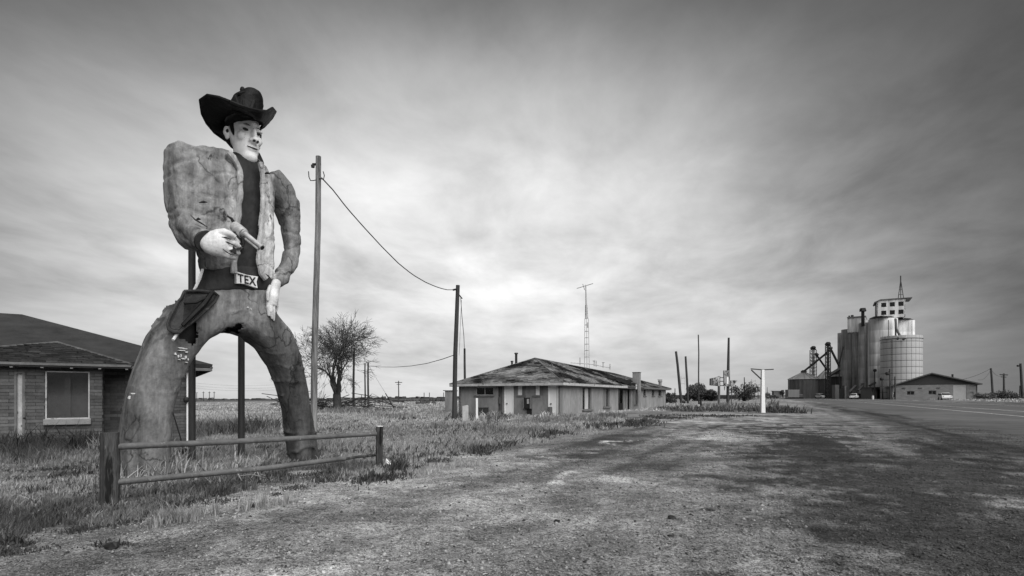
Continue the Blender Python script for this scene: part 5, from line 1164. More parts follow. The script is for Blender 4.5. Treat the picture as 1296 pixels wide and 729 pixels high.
# gabled block building
Yo = 163; OO = Vector((X(1129,Yo), Yo, 0)); ou = Vector((.86, -.51, 0)).normalized(); on = Vector((-.51,-.86,0)).normalized()
ob = empty('block_building', OO, 0, 'low brick building with dark gable, two window pairs and pale garage door beside the highway', 'building')
OL = son(OO, ou, 1237); zo = lambda py: 1.6+(H0-py)/F*Yo; gB = 1.0
ox = lambda px: son(OO, ou, px)
hol = [(ox(1147.5),ox(1157.3),zo(500),zo(495)), (ox(1174.7),ox(1185),zo(499.7),zo(494.5)), (ox(1206.5),ox(1223.5),gB-.2,zo(487.6)), (ox(1129.5),ox(1132.3),zo(502.5),zo(496)), (ox(1227.5),ox(1232),gB-.1,zo(496.5))]
ow = wall_with_holes(OO, ou, OL, gB-.7, zo(487.3), hol, .3, -on).build('wall', M['officewall'], ob)
for h in hol[:2]: windowon(OO, ou, on, h, .12, False, .15, [.5], 'dark', 'officewall', parent=ob)
boxon(OO, ou, on, hol[2][0], hol[2][1], hol[2][2], hol[2][3], -.2, -.12).build('garage_door', M['tankpanel'], ob); boxon(OO, ou, on, hol[3][0], hol[3][1], hol[3][2], hol[3][3], -.2, -.12).build('door', M['black'], ob); boxon(OO, ou, on, hol[4][0], hol[4][1], hol[4][2], hol[4][3], -.2, -.12).build('door', M['officewall'], ob)
boxon(OO, ou, on, hol[3][0]+.1, hol[3][1]-.25, zo(499), zo(497), -.11, -.09).build('notice', M['white'], ob)
gp = [OO+ou*(-.3)+Vector((0,0,zo(487.3))), OO+ou*(OL+.3)+Vector((0,0,zo(487.3))), OO+ou*(OL+.3)+Vector((0,0,zo(486.6))), OO+ou*ox(1179)+Vector((0,0,zo(472.8))), OO+ou*(-.3)+Vector((0,0,zo(488.3-.5)))]
q = MB(); q.prism([p+on*.05 for p in gp], -on*.3); q.build('gable', M['officegable'], ob)
q = MB()
ap = OO+ou*ox(1179)+on*.9+Vector((0,0,zo(472.6))); el = OO+ou*(-.9)+on*.9+Vector((0,0,zo(488.8))); er = OO+ou*(OL+1)+on*.9+Vector((0,0,zo(486.6)))
D = -on*26; q.add([el, ap, ap+D, el+D], [(0,1,2,3)]); q.add([ap, er, er+D, ap+D], [(0,1,2,3)]); orf = q.build('roof', M['galv'], ob, fix=False); md = orf.modifiers.new('so','SOLIDIFY'); md.thickness = .3; md.offset = -1
q = MB(); q.tube([P(1205.5,478.5,Yo+6), P(1205.5,473.6,Yo+6)], .25, 8); q.build('roof_vent', M['black'], orf)
wall_with_holes(OO, -on, 24, gB-.7, zo(488), [], .3, ou).build('wall', M['officewall'], ob); wall_with_holes(OO+ou*OL, -on, 24, gB-.7, zo(488), [], .3, -ou).build('wall', M['officewall'], ob)
for px in (1144, 1165, 1188):
    boxon(OO, ou, on, ox(px)-.4, ox(px)+.4, zo(491.5), zo(490.6), 0, .25).build('wall_light', M['trimdark'], ob)
# yard poles by the building
def lampole(px, pt, pb, Y, lab, arm=None, lamp=None):
    b = GY(px, Y); e = pole('yard_light', b, P(px-.5, pt, Y), .2, .15, 'pole', lab, 'street light' if lamp else 'utility pole')
    if lamp: q = MB(); q.tube([P(px, pt+1.5, Y), P(lamp[0], lamp[1], Y)], .1, 5); q.ball(P(lamp[0], lamp[1]+.3, Y), .55, 6); q.build('lamp_head', M['black'], e)
    return e
lampole(1126.5, 467, 505, 160, 'dark yard light leaning over the left end of the brick building', lamp=(1123, 472.5)); lampole(1133, 476.5, 505, 158, 'short dark post at the left corner of the brick building')
e = lampole(1107.3, 470, 505, 188, 'thin pale yard light in front of the big white silo', lamp=(1107.3, 468.5)); e2 = lampole(1117, 482, 505, 175, 'small yard light between the loading shed and the brick building', lamp=(1115.8, 479.3))
# right hand utility poles
def leanpole(pb, pt, Y, r, lab):
    return pole('utility_pole', GY(pb, Y), P(pt[0], pt[1], Y), r, r*.8, 'pole', lab)
leanpole(1257, (1254, 466), 190, .35, 'leaning pole right of the brick building'); e = leanpole(1270.5, (1270.5, 472.7), 210, .35, 'crossarm pole, middle one of the three at right')
q = MB(); q.tube([P(1265.5,474,210), P(1275.5,474.5,210)], .2, 5); q.tube([P(1267,477,210), P(1273.5,477.3,210)], .16, 5); q.build('crossarm', M['pole'], e)
e = leanpole(1294.5, (1291.5, 460), 150, .33, 'tall dark pole with lamp at the right edge of the picture'); q = MB(); q.tube([P(1291.5,463,150), P(1288.5,463,150)], .1, 5); q.ball(P(1288.3,463,150), .3, 5); q.build('lamp_head', M['black'], e)
leanpole(1291, (1291, 488), 200, .25, 'short thin pole at the right edge behind the tall one')
for a, b, lb in (((1238,480.5,185),(1254,468,190),'short wire from the roof corner of the brick building to the leaning pole'), ((1254,467.5,190),(1270,474.5,210),'wire sagging between the leaning pole and the crossarm pole'), ((1195,482,200),(1254,466.5,190),'long wire over the brick building roof to the leaning pole')):
    tag(wirem(P(*a), P(*b), 1.2, .05, 12).build('power_line', M['wire']), lb, 'wire', 'wires at the right')
# vehicles
def car(px, pyb, Y, rz, L, Wd, Hh, mt, name, lab, cat, style='suv'):
    b = GY(px, Y); b.z += .02; e = empty(name, b, rz, lab, cat); R = ROOT[e]
    def w(x, y, z): return R @ Vector((x, y, z))
    prof = {'suv': [(-.5,.22),(-.5,.55),(-.47,.62),(-.42,.95),(.12,1.0),(.24,.66),(.47,.58),(.5,.42),(.5,.22)], 'sedan': [(-.5,.25),(-.5,.6),(-.33,.66),(-.2,1),(.1,1),(.25,.66),(.48,.56),(.5,.25)], 'pickup': [(-.5,.28),(-.5,.62),(-.12,.62),(-.1,.97),(.12,1),(.22,.66),(.48,.58),(.5,.28)]}[style]
    m = MB(); n = len(prof); r1 = []; 
    for yy in (-.5, -.44, .44, .5):
        k = .93 if abs(yy) == .5 else 1
        r1.append([w(x*L, yy*Wd*(1 if z < .64 else .86), z*Hh*(k if z > .6 else 1)) for x, z in prof])
    m.loft(r1); m.build('body', M[mt], e, smooth=True)
    top = [p for p in prof if p[1] > .64]
    for sy in (-1, 1):
        xs = (min(p[0] for p in prof if p[1] > .9)*L, max(p[0] for p in prof if p[1] > .9)*L); m = MB()
        y0 = sy*Wd*.445; a = [w(xs[0]-.02*L, y0, .68*Hh), w(xs[1]+.10*L, y0, .68*Hh), w(xs[1]+.0*L, y0*.98, .90*Hh), w(xs[0]+.01*L, y0*.98, .90*Hh)]
        m.prism(a, (R.to_3x3() @ Vector((0, sy*.05, 0)))); m.build('side_window', M['dark'], e)
    tx = max(p[0] for p in prof if p[1] > .9)*L; m = MB(); a = [w(tx+.035*L, -Wd*.38, .92*Hh), w(tx+.035*L, Wd*.38, .92*Hh), w(tx+.125*L, Wd*.4, .70*Hh), w(tx+.125*L, -Wd*.4, .70*Hh)]; m.prism(a, (R.to_3x3() @ Vector((.06, 0, .05)))); m.build('windscreen', M['dark'], e)
    bx = min(p[0] for p in prof if p[1] > .9)*L; m = MB(); a = [w(bx-.02*L, -Wd*.38, .9*Hh), w(bx-.02*L, Wd*.38, .9*Hh), w(bx-.05*L, Wd*.38, .68*Hh), w(bx-.05*L, -Wd*.38, .68*Hh)]; m.prism(a, (R.to_3x3() @ Vector((-.06, 0, .02)))); m.build('rear_window', M['dark'], e)
    for sx in (-.31, .31):
        for sy in (-.5, .5): m = MB(); m.tube([w(sx*L, sy*Wd*.86, .33), w(sx*L, sy*Wd*1.02, .33)], .34, 12); wh = m.build('wheel', M['tyre'], e, smooth=True)
    for sy in (-.38, .38): m = MB(); m.ball(w(.5*L, sy*Wd, .5*Hh), (.08,.16,.1), 5); m.build('headlight', M['glass'], e)
    return e
car(1195.8, 506.5, 144, math.radians(-115), 4.6, 2.1, 1.75, 'carwhite', 'parked_car', 'white hatchback parked in front of the brick building by the garage door', 'car'); 
car(1081, 505, 186, math.radians(-128), 5.4, 2.0, 1.8, 'carwhite', 'pickup_truck', 'white pickup parked at the foot of the grain elevator', 'pickup', 'pickup')
car(1038.5, 505, 225, math.radians(-80), 4.6, 2.0, 1.9, 'carwhite', 'parked_car', 'small white vehicle parked between the grain bins', 'car')
car(977.5, 504, 235, math.radians(190), 4.6, 1.9, 1.5, 'cardark', 'parked_car', 'dark car parked on the verge far left of the bins', 'car', 'sedan')
# box truck by the bins
b = GY(1004, 224); tr = empty('box_truck', b, 0, 'pale box trailer on dark wheels in front of the broad left grain bin', 'truck')
q = MB(); q.box((b.x-2.6, b.y-1.3, 1.5), (b.x+1.8, b.y+1.3, 4.5)); q.build('box_body', M['concrete'], tr, bevel=.05); q = MB(); q.box((b.x-2.8, b.y-1.1, .7), (b.x+3.4, b.y+1.1, 1.4)); q.build('chassis', M['black'], tr)
q = MB(); q.box((b.x+1.9, b.y-1.2, 1.42), (b.x+3.3, b.y+1.2, 2.7)); q.build('cab', M['galv'], tr, bevel=.2)
for dx in (-2, -.9, 2.6): q = MB(); q.tube([Vector((b.x+dx, b.y-1.4, .5)), Vector((b.x+dx, b.y-.9, .5))], .55, 12); q.build('wheel', M['tyre'], tr, smooth=True)
b = GY(1104.8, 168); q = MB(); q.lathe(b, [(.28,-.1),(.28,.95),(.2,1.1)], 10); tag(q.build('bollard', M['white'], smooth=True), 'single white bollard standing at the roadside before the loading shed', 'bollard')
# far left things on the track: low rail wagons, huts
q = MB(); e = empty('rail_wagon', GY(890, 250), 0, 'long low dark string of flat wagons beyond the bare poles', 'rail wagon')
q.box((X(842,250), 249, .9), (X(930,250), 251.5, 1.9+.6)); q.build('deck', M['black'], e)
q = MB()
for i in range(16): x = X(844+i*5.6,250); q.tube([Vector((x, 248.8, 1.0)), Vector((x, 250.8, 1.0))], .45, 8)
q.build('wheels', M['tyre'], e)
def hut(px0, px1, pt, Y, mt, lab, flat=False):
    b = GY((px0+px1)/2, Y); e = empty('hut', b, 0, lab, 'shed'); x0, x1 = X(px0,Y), X(px1,Y); zt = 1.6+(H0-pt)/F*Y; d = (x1-x0)*.6
    q = MB(); q.box((x0, Y, b.z-.3), (x1, Y+d, zt-(0 if flat else .6))); q.build('wall', M[mt], e)
    q = MB()
    if flat: q.box((x0-.4, Y-.4, zt), (x1+.4, Y+d+.4, zt+.35))
    else: q.prism([(x0-.3, Y-.3, zt-.6), (x1+.3, Y-.3, zt-.6), ((x0+x1)/2, Y-.3, zt+.3)], (0, d+.6, 0))
    q.build('roof', M['trimdark'], e)
hut(931, 938, 501, 235, 'stuccolight', 'tiny pale hut at the right end of the flat wagons'); hut(969, 975, 497.3, 330, 'officegable', 'small dark far shed right of the T post'); hut(979.5, 989, 495.3, 330, 'galv', 'wider dark far shed near the lone tree, left of the bins', True)
for (px, w, pt, Y, lab) in [(864.5, 5.2, 476.5, 330, 'slim distant twin legged tank tower between the leaning poles'), (954, 5.6, 480, 320, 'slim distant twin legged tower left of the T post')]:
    e = empty('distant_tower', GY(px, Y), 0, lab, 'tower'); q = MB()
    for s in (-.5, .5):
        for d in (-1, 1): q.tube([GY(px+s*w, Y+d)-Vector((0,0,.2)), P(px+s*w, pt, Y+d)], .16, 5)
    q.build('leg', M['concretedark'], e); q = MB(); q.tube([P(px-w*.5, pt+2, Y), P(px+w*.5, pt+2, Y)], .2, 5); q.tube([P(px-w*.5, pt+9, Y), P(px+w*.5, pt+9, Y)], .12, 5); q.build('crossbar', M['concretedark'], e)
for (px, pt, Y, r, lb) in [(942, 477.5, 150, .14, 'thin short pole rising out of the bushy tree'), (888+0, 495, 200, .1, 'x'), (854.3, 491.5, 140, .12, 'thin stub post by the motel far end'), (959.5, 489, 250, .15, 'thin far pole just left of the T post'), (971, 490, 280, .15, 'thin far pole just right of the T post')]:
    if lb == 'x': continue
    pole('thin_pole', GY(px, Y), P(px, pt, Y), r, r*.8, 'pole', lb, 'pole')

# ------------------------------------------------------------------ trees
def bare_tree(name, base, H, spread, label, seed, depth=8, trunk_r=.55, cat='tree', lean=(0,0), fork=.19, mt='bark', minr=.028, width=9.9):
    rs = random.Random(seed); e = empty(name, base, 0, label, cat); tm, bm_, tw = MB(), MB(), MB()
    def grow(p, d, L, r, lv):
        n = 4 if lv < 3 else 3 if lv < 5 else 2; pts = [p]; q = p.copy(); dd = d.copy()
        for i in range(n):
            dd = (dd + Vector((rs.gauss(0,.13), rs.gauss(0,.13), rs.gauss(.03 if lv > 1 else 0,.09)))).normalized(); q = q + dd*(L/n); pts.append(q.copy())
        r1 = r*(.62 if lv else .78)
        (tm if lv == 0 else bm_ if lv < 4 else tw).tube(pts, [r + (r1-r)*i/n for i in range(n+1)], 10 if lv == 0 else 7 if lv < 3 else 4 if lv < 6 else 3, cap=lv < 3)
        if lv >= depth: return
        k = {0: 4, 1: 3, 2: 3}.get(lv, 3 if rs.random() < .62 else 2)
        for i in range(k):
            a = rs.uniform(0, 2*math.pi) if lv else 2*math.pi*i/k + rs.uniform(-.4,.4); tilt = rs.uniform(.25, .62) if lv else rs.uniform(.35, .75)
            if lv > 2: tilt = rs.uniform(.2, .75)
            sd = dd.cross(Vector((0.3,0.1,1))).normalized(); s2 = dd.cross(sd).normalized()
            nd = (dd*math.cos(tilt) + (sd*math.cos(a)+s2*math.sin(a))*math.sin(tilt)*spread).normalized()
            if lv > 3 and rs.random() < .35: nd = (nd + Vector((0,0,-.35))).normalized()
            st = pts[-1] if i < 2 or lv < 1 else pts[rs.randint(1, len(pts)-1)]
            grow(st, nd, L*(rs.uniform(.68,.92) if lv else rs.uniform(.85,1.15)), max(minr, r1*rs.uniform(.55,.82)), lv+1)
    grow(base-Vector((0,0,.3)), Vector((lean[0], lean[1], 1)).normalized(), H*fork, trunk_r, 0)
    allv = np.array(bm_.v + tw.v); mx = allv[:,0].mean()-base.x; my = allv[:,1].mean()-base.y; top = np.percentile(allv[:,2], 99.8)-base.z; wdt = np.percentile(allv[:,0], 99.3)-np.percentile(allv[:,0], .7)
    kz = H/top; kx = width/wdt; mz = allv[:,2].mean()-base.z
    for mm in (tm, bm_, tw): mm.v = [(base.x+((v[0]-base.x)-mx*max(0, (v[2]-base.z))/mz)*(kx if v[2]-base.z > 2 else 1+(kx-1)*max(0, v[2]-base.z)/2), base.y+((v[1]-base.y)-my*max(0, (v[2]-base.z))/mz)*kx, base.z+(v[2]-base.z)*kz) for v in mm.v]
    tm.build('trunk', M[mt], e, smooth=True); bm_.build('branches', M[mt], e, fix=False); tw.build('twigs', M['twig'], e, fix=False)
    return e
bare_tree('bare_tree', GY(425.5, 74), 12.5, 1.05, 'big leafless tree with wide twiggy crown in the field behind the pale pole', 14, 8, .58, minr=.017, width=10.6)
def leaf_tree(name, base, w, h, label, seed, n=2600, trunk=.25, clumps=12, ls=.22, cat='tree', low=.12):
    rs = random.Random(seed); rng = np.random.default_rng(seed); e = empty(name, base, 0, label, cat); tm = MB(); cm = MB(); cc = []
    for i in range(clumps):
        a = rs.uniform(0, 6.28); rr = (rs.random()**.6)*w*.40; z = h*(low + (1-low)*rs.uniform(.12,.86)); k = 1-((z/h-.5)/.62)**2
        c = Vector((rr*max(.35,k)*math.cos(a), rr*max(.35,k)*math.sin(a), z)); cc.append((c, rs.uniform(.11,.21)*w, rs.uniform(.2,.8)))
        tm.tube([base+Vector((0,0,-.2)), base+Vector((c.x*.3, c.y*.3, z*.45)), base+c], [trunk*.6, trunk*.35, trunk*.12], 5)
    tm.tube([base+Vector((0,0,-.3)), base+Vector((0,0,h*.4))], [trunk, trunk*.6], 8)
    for i in range(n):
        c, r, tn = cc[rs.randrange(len(cc))]; v = rng.normal(size=3); v /= np.linalg.norm(v); v = Vector(v)*r*(rs.random()**.4)*1.15; v.z *= .8; p = base + c + v
        if p.z < base.z+.05: continue
        d1 = Vector(rng.normal(size=3)).normalized(); d2 = d1.cross(Vector(rng.normal(size=3))).normalized(); s = ls*rs.uniform(.5, 1.3); cm.tone = min(1, max(0, tn+rs.gauss(0,.18)))
        cm.add([p-d1*s, p+d2*s*.45, p+d1*s, p-d2*s*.45], [(0,1,2,3)])
    tm.build('trunk', M['bark'], e, fix=False); cm.build('crown', M['leaf'], e, fix=False); return e
leaf_tree('bushy_tree', GY(884, 165), 9.5, 4.5, 'big dark shrubby tree mass behind the thin flagpole', 5, 5200, .25, 22, .3, low=0)
leaf_tree('bushy_tree', GY(900, 160), 5, 3.0, 'smaller rounded dark shrub touching the left sign post', 6, 2200, .2, 12, .26, low=0)
leaf_tree('bushy_tree', GY(872, 172), 4.5, 2.6, 'low dark shrub between the two leaning poles and the flagpole', 16, 1500, .2, 9, .26, low=0)
leaf_tree('loose_tree', GY(942.5, 150), 8.4, 4.6, 'loose rounded tree with a forked trunk between the sign and the T post', 77, 2600, .28, 24, .24, low=.12)
leaf_tree('far_tree', GY(991, 330), 5.5, 4.6, 'lone far tree just left of the grain bins', 8, 700, .5, 6, .5, low=.4)
leaf_tree('far_shrub', GY(849, 120), 3.2, 2.8, 'dark shrub right behind the far end of the motel', 9, 900, .2, 8, .2, low=0)
for i, (px, w, h, Y, lb) in enumerate([(409, 4.5, 1.5, 80, 'low thorny scrub under the bare tree, left side'), (437, 3.6, 1.2, 82, 'low thorny scrub under the bare tree, right side')]):
    leaf_tree('scrub', GY(px, Y), w, h, lb, 31+i, 500, .12, 10, .12, cat='shrub', low=0)
def brushpile(px, Y, w, h, label, seed):
    rs = random.Random(seed); m = MB(); b = GY(px, Y)
    for i in range(90):
        p = b+Vector((rs.uniform(-w,w), rs.uniform(-1.5,1.5), rs.uniform(0,h))); d = Vector((rs.gauss(0,1), rs.gauss(0,.4), rs.gauss(0,.28)))*w*.28; m.tube([p-d, p+d*.1+Vector((0,0,rs.uniform(0,.2))), p+d], [.05,.04,.015], 4)
    tag(m.build('brush_pile', M['twig'], fix=False), label, 'brush pile')
brushpile(425, 76, 7.5, 1.7, 'tangle of dead branches heaped round the foot of the bare tree', 3)
# things lying out on the plain
rs = random.Random(5)
for i, (px, w, h, Y, lb) in enumerate([(514, 12, 1.0, 260, 'low dark heap on the plain below the small crossarm pole'), (526, 6, .9, 250, 'dark heap right of the crossarm pole'), (545, 10, 1.3, 240, 'long low dark heap halfway to the motel'), (556, 6, 1.6, 230, 'dark heap nearest the motel shed'), (538, 5, .7, 150, 'small flat dark heap in the pale grass')]):
    m = MB(); b = GY(px, Y)
    for k in range(9): m.ball(b+Vector((rs.uniform(-w,w)*.42, rs.uniform(-2,2), h*.3)), (rs.uniform(.5,1)*w*.16, 1.2, h*rs.uniform(.45,1)), 4)
    tag(m.build('junk_heap', M['weed']), lb, 'heap')
GF = 'thin fence posts far out in the field'
for i, (px, lb) in enumerate(((474.5,'thin field fence post, nearer left one of the pair by the slanting stay post'),(481,'thin field fence post, nearer right one of the pair by the slanting stay post'),(536.8,'thin dark stub post left of the long low heap'),(543.5,'thin dark stub post over the long low heap'),(561.5,'thin dark stub post left of the motel shed'),(568,'thin dark stub post touching the motel shed'))):
    b = GY(px, 95 if i < 2 else 200); m = MB(); m.tube([b-Vector((0,0,.2)), b+Vector((0,0,1.3 if i < 2 else 3.4))], .05 if i < 2 else .13, 5); tag(m.build('field_post', M['pole']), lb, 'post', GF)
def treeline(name, x0, x1, Y, h, seed, n):
    rng = np.random.default_rng(seed); m = MB(); k = int((x1-x0)/(h*1.6))
    for i in range(k):
        x = x0+(x1-x0)*(i+rng.random())/k; hh = h*rng.uniform(.4, 1.1)*(.6+.8*float(vn(np.array([x*.01]), np.array([seed]))[0])); m.tone = rng.random(); m.ball(Vector((x, Y+rng.uniform(-20,20), gz(x)+hh*.3)), (h*rng.uniform(.9,2.2), h, hh), 4)
    tag(m.build(name, M['leaf'], kind='stuff'), 'dark low line of trees along the far horizon', 'tree line')
treeline('far_tree_line', -900, 250, 1500, 4.5, 3, 200)
treeline('far_tree_line', 290, 900, 420, 2.6, 4, 200); bpy.data.objects['far_tree_line.001']['label'] = 'dark scrub band across the field at the right edge behind the poles'
# brush heap by the right hand poles
for i, (px, w, h, Y, lb) in enumerate([(1247, 5, 1.3, 150, 'dark scrub right beside the brick building corner'), (1267, 7, 1.9, 152, 'dark weedy mound under the crossarm pole'), (1284, 5, 1.2, 150, 'low scrub before the tall right edge pole')]):
    leaf_tree('scrub', GY(px, Y), w, h, lb, 51+i, 900, .1, 12, .22, cat='shrub', low=0)

# ------------------------------------------------------------------ turf
def blades(name, x, y, h, w, tone, label, mt='grass', lean=.5, zfun=height):
    n = len(x); z = zfun(x, y); a = RNG.uniform(0, 2*math.pi, n); la = RNG.uniform(0, 2*math.pi, n); ll = np.abs(RNG.normal(0, lean, n))*h
    dx, dy = np.cos(a)*w/2, np.sin(a)*w/2; lx, ly = np.cos(la)*ll + .12*h, np.sin(la)*ll
    z0 = z - .02
    V = np.empty((n, 5, 3)); V[:,0] = np.stack([x-dx, y-dy, z0], 1); V[:,1] = np.stack([x+dx, y+dy, z0], 1)
    V[:,2] = np.stack([x+dx*.7+lx*.35, y+dy*.7+ly*.35, z+h*.6], 1); V[:,3] = np.stack([x-dx*.7+lx*.35, y-dy*.7+ly*.35, z+h*.6], 1); V[:,4] = np.stack([x+lx, y+ly, z+h], 1)
    me = bpy.data.meshes.new(name); me.vertices.add(n*5); me.vertices.foreach_set('co', V.astype(np.float32).ravel())
    b = (np.arange(n)*5)[:, None]; loops = np.concatenate([b+np.array([[0,1,2,3]]), b+np.array([[3,2,4]])], 1).ravel()
    me.loops.add(n*7); me.loops.foreach_set('vertex_index', loops.astype(np.int32)); me.polygons.add(n*2)
    st = (np.arange(n)*7)[:, None] + np.array([[0, 4]]); me.polygons.foreach_set('loop_start', st.ravel().astype(np.int32)); me.polygons.foreach_set('loop_total', np.tile([4, 3], n).astype(np.int32))
    me.update(calc_edges=True); at = me.attributes.new('tone', 'FLOAT', 'POINT'); at.data.foreach_set('value', np.repeat(np.clip(tone, .01, .9), 5).astype(np.float32))
    o = link(name, me, M[mt]); tag(o, label, 'grass', kind='stuff'); return o
def near_shape(x, y):
    """tall/short and pale/dark character of the vegetation"""
    px, py = to_px(x, y); n1 = fbm(x*.5, y*.5, oct=4, sd=91); n2 = fbm(x*.12, y*.12, oct=3, sd=93); n3 = fbm(x*1.8, y*1.8, oct=3, sd=95)
    hgt = .02 + .42*n1*n1 + .12*n3*n3; tone = .33 + (n1-.5)*.16 + (n2-.5)*.30 + (n3-.5)*.16
    def reg(cx, cy, rx, ry, dh, tn, w, ro=0):
        nonlocal hgt, tone
        m = ell(px, py, cx, cy, rx, ry, ro, .7, (n1-.5)*1.3); hgt = hgt + dh*m; tone = tone*(1-w*m) + tn*w*m
    reg(40, 655, 220, 44, -.04, .05, .9, -.08); reg(150, 640, 120, 26, .05, .065, .85, -.1); reg(290, 616, 170, 17, .03, .055, .9, -.12); reg(430, 592, 90, 12, .02, .075, .8, -.08)  # leftmost grass regions: corner vignette darkness painted into the blade tone
    reg(190, 603, 90, 14, -.10, .2, .3); reg(380, 586, 60, 9, -.1, .12, .6); reg(45, 597, 110, 16, -.12, .19, .7); reg(70, 571, 90, 12, .22, .05, .85); reg(20, 577, 60, 14, .25, .045, .85)
    reg(200, 590, 45, 10, .12, .16, .5); reg(270, 560, 50, 9, .1, .30, .6); reg(250, 545, 60, 8, .25, .12, .6); reg(355, 562, 60, 10, .1, .20, .4)
    reg(320, 530, 90, 10, .0, .34, .6); reg(300, 549, 50, 7, .35, .09, .8); reg(450, 522, 60, 3.5, .3, .09, .75); reg(500, 528, 40, 2.5, .25, .10, .7)
    reg(520, 548, 90, 9, .0, .13, .6); reg(640, 544, 90, 8, .05, .09, .7); reg(610, 529, 50, 4, .10, .13, .6); reg(700, 533, 90, 4.5, .06, .10, .75); reg(780, 528, 70, 3, .1, .08, .8)
    reg(920, 516, 90, 3.5, .35, .12, .7); reg(985, 516, 25, 3.0, .4, .07, .8); reg(600, 568, 60, 12, 0, .12, .6)
    return hgt, tone
def scatter(n, x0, x1, y0, y1, pw=1.0):
    y = y0*(y1/y0)**RNG.random(n) if pw == 'log' else RNG.uniform(y0, y1, n); x = RNG.uniform(x0, x1, n) if pw != 'log' else RNG.uniform(x0, x1, n)*y; return x, y
def turf(name, n, kx0, kx1, y0, y1, wd, hs, label, clump=0, thr=.45):
    x, y = scatter(n, kx0, kx1, y0, y1, 'log')
    if clump:                                                     # gather into tussocks
        cs = clump*(y/12)**.6; gx, gy = np.round(x/cs), np.round(y/cs); k = .62*_h(gx, gy, gx*0, 5)
        jx, jy = (_h(gx, gy, gx*0, 8)-.5)*cs, (_h(gx, gy, gx*0, 9)-.5)*cs; x = x*(1-k) + (gx*cs+jx)*k; y = y*(1-k) + (gy*cs+jy)*k
    vm = veg_mask(x, y); keep = vm > thr + .35*(RNG.random(n)-.5); x, y = x[keep], y[keep]
    out = np.ones(len(x), bool)                                   # nothing grows inside the buildings
    s, t = (x-MO.x)*ma.x + (y-MO.y)*ma.y, (x-MO.x)*mb.x + (y-MO.y)*mb.y; out &= ~((s > -.1) & (s < LA) & (t > -.1) & (t < LB))
    
    for q_ in (WO, RO): sx, dy_ = (x-q_.x)*u1.x+(y-q_.y)*u1.y, (x-q_.x)*no1.x+(y-q_.y)*no1.y; out &= ~((sx > -.02) & (dy_ < .02) & (dy_ > -12))
    g1 = fbm(x*.9, y*.9, oct=4, sd=131); out &= ~((g1 < .44) & (RNG.random(len(x)) < .75) & (y < 45))
    for lp in ((fa.x, fa.y, .42), (fb.x, fb.y, .34)): out &= np.hypot(x-lp[0], y-lp[1]) > lp[2]
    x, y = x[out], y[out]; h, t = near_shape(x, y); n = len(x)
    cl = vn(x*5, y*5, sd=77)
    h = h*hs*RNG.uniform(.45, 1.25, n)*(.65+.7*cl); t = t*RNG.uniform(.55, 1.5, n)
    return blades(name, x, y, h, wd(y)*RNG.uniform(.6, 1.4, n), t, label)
turf('grass', 330000, -1.02, .16, 6.5, 26, lambda y: .0045+.0006*y, .78, 'rough dry grass and weeds along the fence and round the statue', .22)
turf('grass', 170000, -1.0, .20, 20, 70, lambda y: .008+.0009*y, .85, 'pale dry grass of the open field behind the statue', .3)
turf('grass', 90000, -1.0, 1.0, 60, 260, lambda y: .04+.0013*y, 1.1, 'far pale grass of the plain up to the horizon', .35)
# broad leaved dark weeds
def weeds(name, n, pts, label, hh=.3, tonev=(0.05,.09)):
    xs, ys, hs, ts = [], [], [], []
    for (px, py, sx, sy, k, h0, tn) in pts:
        c = G(px, py); sX = sx/F*c.y; a = RNG.normal(0, 1, (k, 2)); xs.append(c.x + a[:,0]*sX); ys.append(c.y + a[:,1]*sy*c.y*c.y/1152); hs.append(np.full(k, h0)*RNG.uniform(.15, 1.2, k)**1.0*(.35+1.1*vn(a[:,0]*2+px, a[:,1]*2, sd=7))); ts.append(np.full(k, tn)*RNG.uniform(.5, 1.8, k))
    x, y, h, t = map(np.concatenate, (xs, ys, hs, ts)); return blades(name, x, y, h, .010+.0016*y, t, label, lean=.6)
W_ = []
rs = random.Random(12)
for i in range(34):
    px = rs.uniform(-10, 520); e = np.interp(px, EDGE_X, EDGE_Y); W_.append((px, e+rs.uniform(-8, 11)+(10 if px < 200 else 0), rs.uniform(5, 16), rs.uniform(1.5, 4), rs.randint(60, 260), rs.uniform(.03, .09), .055))
for (px, py, sx, sy, k, h) in [(470,606,9,2.2,260,.12),(492,604,8,1.5,160,.10),(500,596,4,2.0,160,.28),(508,593,3,2,140,.26),(350,628,3,.8,60,.05),(275,636,8,2,120,.06),(140,690,14,2,160,.05),(320,642,5,1,60,.05)]: W_.append((px, py, sx, sy, k, h, .05))
for i in range(40):
    px = rs.uniform(600, 850); e = np.interp(px, EDGE_X, EDGE_Y); W_.append((px, e+rs.uniform(-5, 3), rs.uniform(4, 12), rs.uniform(.6, 1.6), rs.randint(60, 180), rs.uniform(.06, .22), .06))
for i in range(26): W_.append((rs.uniform(845, 990), rs.uniform(517, 521), rs.uniform(4, 9), rs.uniform(.3, .8), 120, rs.uniform(.25, .5), .075))
for (px, py, sx, sy, k, h) in [(975,521,6,1,400,.6),(985,522.5,6,.6,200,.35),(870,526,16,.7,260,.12),(905,527,14,.6,260,.16),(925,526,8,.6,160,.12),(852,529,12,.8,220,.12),(950,526.5,6,.3,100,.1),(1030,538,30,.3,60,.02)]: W_.append((px, py, sx, sy, k, h, .055))
for i in range(420):
    px = rs.uniform(-20, 640); e = np.interp(px, EDGE_X, EDGE_Y); py = rs.uniform(518, e+4); W_.append((px, py, rs.uniform(3, 12), rs.uniform(.6, 2.4), rs.randint(40, 150), rs.uniform(.05, .16), rs.choice([.05, .07, .10, .2])))
weeds('weeds', 0, W_, 'dark low weeds creeping over the gravel edge')
W2 = []
for i in range(60): W2.append((rs.uniform(-20, 128), rs.uniform(567, 577), 5, 1.2, 90, rs.uniform(.35, .75), .045))
